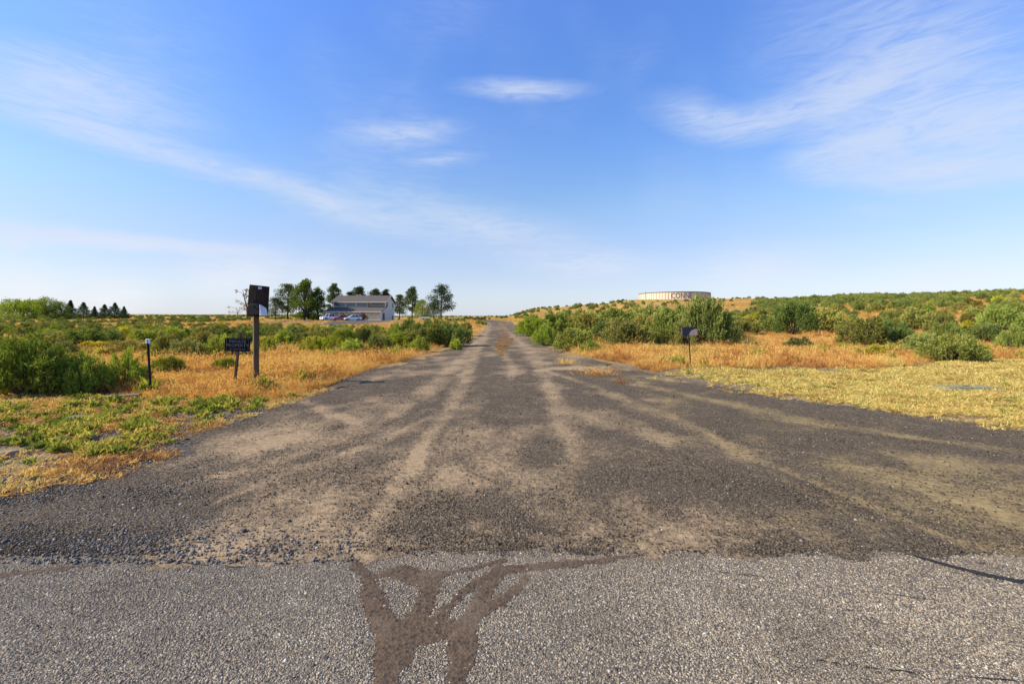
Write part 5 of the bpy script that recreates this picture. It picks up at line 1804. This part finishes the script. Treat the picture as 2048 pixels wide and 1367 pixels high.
def build_private_sign():
    x, y = flat(468, 778)
    s = thing('private_property_sign', 'small black private property sign on a leaning stake', 'sign', (x, y, 0))
    top = EYE + (HORY - 665) / FPX * y
    a = math.atan2(.135, top)
    MB().box(-.024, .024, -.02, .02, -.25, top + .02).obj('stake', STAKEW, s, .004, rot=(0, a, 0))
    zc = EYE + (HORY - 689) / FPX * y
    b = MB().box(-.245, .245, -.008, .008, -.145, .145).obj('panel', SIGNM, s, .002, loc=(.10, -.036, zc), rot=(0, math.radians(2.5), math.radians(15)))
    grey = plain('faded_lettering', (.185, .18, .185), .6, vary=.45, scale=25)
    for (x0, x1, z0, z1) in ((-.215, .215, .118, .122), (-.215, .215, -.122, -.118), (-.215, -.211, -.118, .118), (.211, .215, -.118, .118)):
        MB().box(x0, x1, -.0105, -.0085, z0, z1).obj('border_line', grey, b)
    sign_text('PRIVATE', .088, b, (0, -.0100, .066), grey, 1.0)
    sign_text('PROPERTY', .094, b, (0, -.0100, -.016), grey, 1.0)
    sign_text('NO TRESPASSING', .036, b, (0, -.0100, -.090), grey, 1.1)


build_private_sign()


def build_right_sign():
    x, y = flat(1381, 733)
    s = thing('faded_sign', 'small dark sign with peeled pale corner on a thin post', 'sign', (x, y, float(gz(x, y))))
    MB().box(-.016, .016, -.012, .012, -.25, 1.30).obj('stake', STEEL, s, .003, rot=(0, math.radians(-3), 0))
    zc = EYE + (HORY - 664) / FPX * y
    b = MB().box(-.27, .27, -.006, .006, -.14, .14).obj('panel', plain('navy_sign', (.012, .015, .032), .5, .4, vary=.4, scale=12), s, .002, loc=(-.055, -.03, zc), rot=(0, math.radians(-1.5), 0))
    peel = plain('peeled_backing', (.30, .24, .21), .9, vary=.35, scale=18)
    MB().prism([(-.02, -.13), (.262, -.135), (.265, .06), (.20, .075), (.08, .03), (.02, -.04)], -.0085, -.0062, 'y').obj('peeled_patch', peel, b)
    MB().prism([(-.262, -.13), (-.225, -.13), (-.222, .125), (-.262, .125)], -.0085, -.0062, 'y').obj('peeled_edge', plain('faded_edge', (.25, .17, .16), .9, vary=.3, scale=18), b)


build_right_sign()


def build_marker():
    x, y = flat(302, 793)
    s = thing('marker_post', 'thin dark steel post with a white reflector cap by the weeds', 'post', (x, y, 0), math.radians(20))
    top = EYE + (HORY - 678) / FPX * y
    rot = (0, math.radians(-2.6), 0)
    MB().prism([(-.020, -.004), (-.004, -.004), (-.004, -.026), (.004, -.026), (.004, -.004), (.020, -.004), (.020, .004), (-.020, .004)], -.25, top, 'z').obj('post', STEEL, s, rot=rot)
    MB().box(-.032, .032, -.024, .024, top - .085, top + .01).obj('reflector', WHITE, s, .008, rot=rot)


build_marker()

# plank, stones and slabs lying on the verges
x, y = flat(230, 798)
p = MB().box(-.38, .38, -.07, .07, 0, .05).obj('plank', PLANKW, None, .006, loc=(x, y, .025), rot=(.03, -.02, math.radians(24)))
tag(p, 'grey weathered plank lying in the weeds by the marker post', 'plank')
CONC = plain('pale_concrete', (.25, .205, .15), .9, .1, vary=.2, scale=8, bump=.4)
UTIL = plain('green_grey_concrete', (.22, .215, .13), .95, .03, vary=.15, scale=5, bump=.3)


def slab(name, label, cat, px, py, sx, sy, sz, rz, mat, seed, tilt=(0, 0)):
    x, y = flat(px, py)
    rng = np.random.default_rng(seed)
    n = 9
    pts = [(math.cos(a) * sx / 2 * rng.uniform(.8, 1.1), math.sin(a) * sy / 2 * rng.uniform(.8, 1.1)) for a in np.linspace(0, 6.283, n, endpoint=False)]
    o = MB().prism(pts, -.03, sz, 'z').obj(name, mat, None, min(.012, sz * .3), loc=(x, y, float(gz(x, y))), rot=(tilt[0], tilt[1], rz))
    return tag(o, label, cat)


slab('concrete_chunk', 'broken pale concrete chunk at the left picture edge', 'rubble', 6, 908, .30, .16, .035, .3, CONC, 1)
slab('flat_stone', 'larger flat pale stone lying among the weeds', 'stone', 158, 838, .34, .16, .05, .5, CONC, 2, (.1, .05))
slab('flat_stone', 'smaller flat pale stone beside the larger one in the weeds', 'stone', 140, 850, .30, .13, .04, .2, CONC, 3, (-.1, .05))
x, y = flat(1932, 779)
u = thing('utility_vault', 'grey green concrete utility lid set in the mown grass', 'utility lid', (x, y, 0), .02)
MB().box(-.60, .60, -.24, .24, -.08, .062).obj('frame', UTIL, u, .012)
MB().box(-.53, .53, -.18, .18, .0625, .078).obj('lid', UTIL, u, .006)
MB().box(-.06, .06, -.02, .02, .0785, .085).obj('handle', STEEL, u)

# dry grass tufts growing on the drive by the pale sandy patch
tuft_mesh = []
for k in range(3):
    rng = np.random.default_rng(500 + k)
    V, F = grass_clump(rng, 150, .34, .42, .45, .011)
    tuft_mesh.append(make_mesh('grass_tuft', V, F, [M['drygrass']]))
for k, (px, py, s, lab) in enumerate(((1196, 752, 1.15, 'dry grass tuft growing on the pale sandy patch of the drive'), (1130, 728, 1.0, 'dry grass tuft behind the pale sandy patch'),
                                      (1240, 766, .5, 'small dry grass tuft right of the pale sandy patch'), (300, 838, .5, 'small dry tuft in the dirt left of the drive'))):
    x, y = flat(px, py)
    o = link('grass_tuft', tuft_mesh[k % 3], None, (x, y, 0), (0, 0, k), (s * 1.2, s * .8, s * .8))
    tag(o, lab, 'grass tuft', 'dry tufts on the drive')
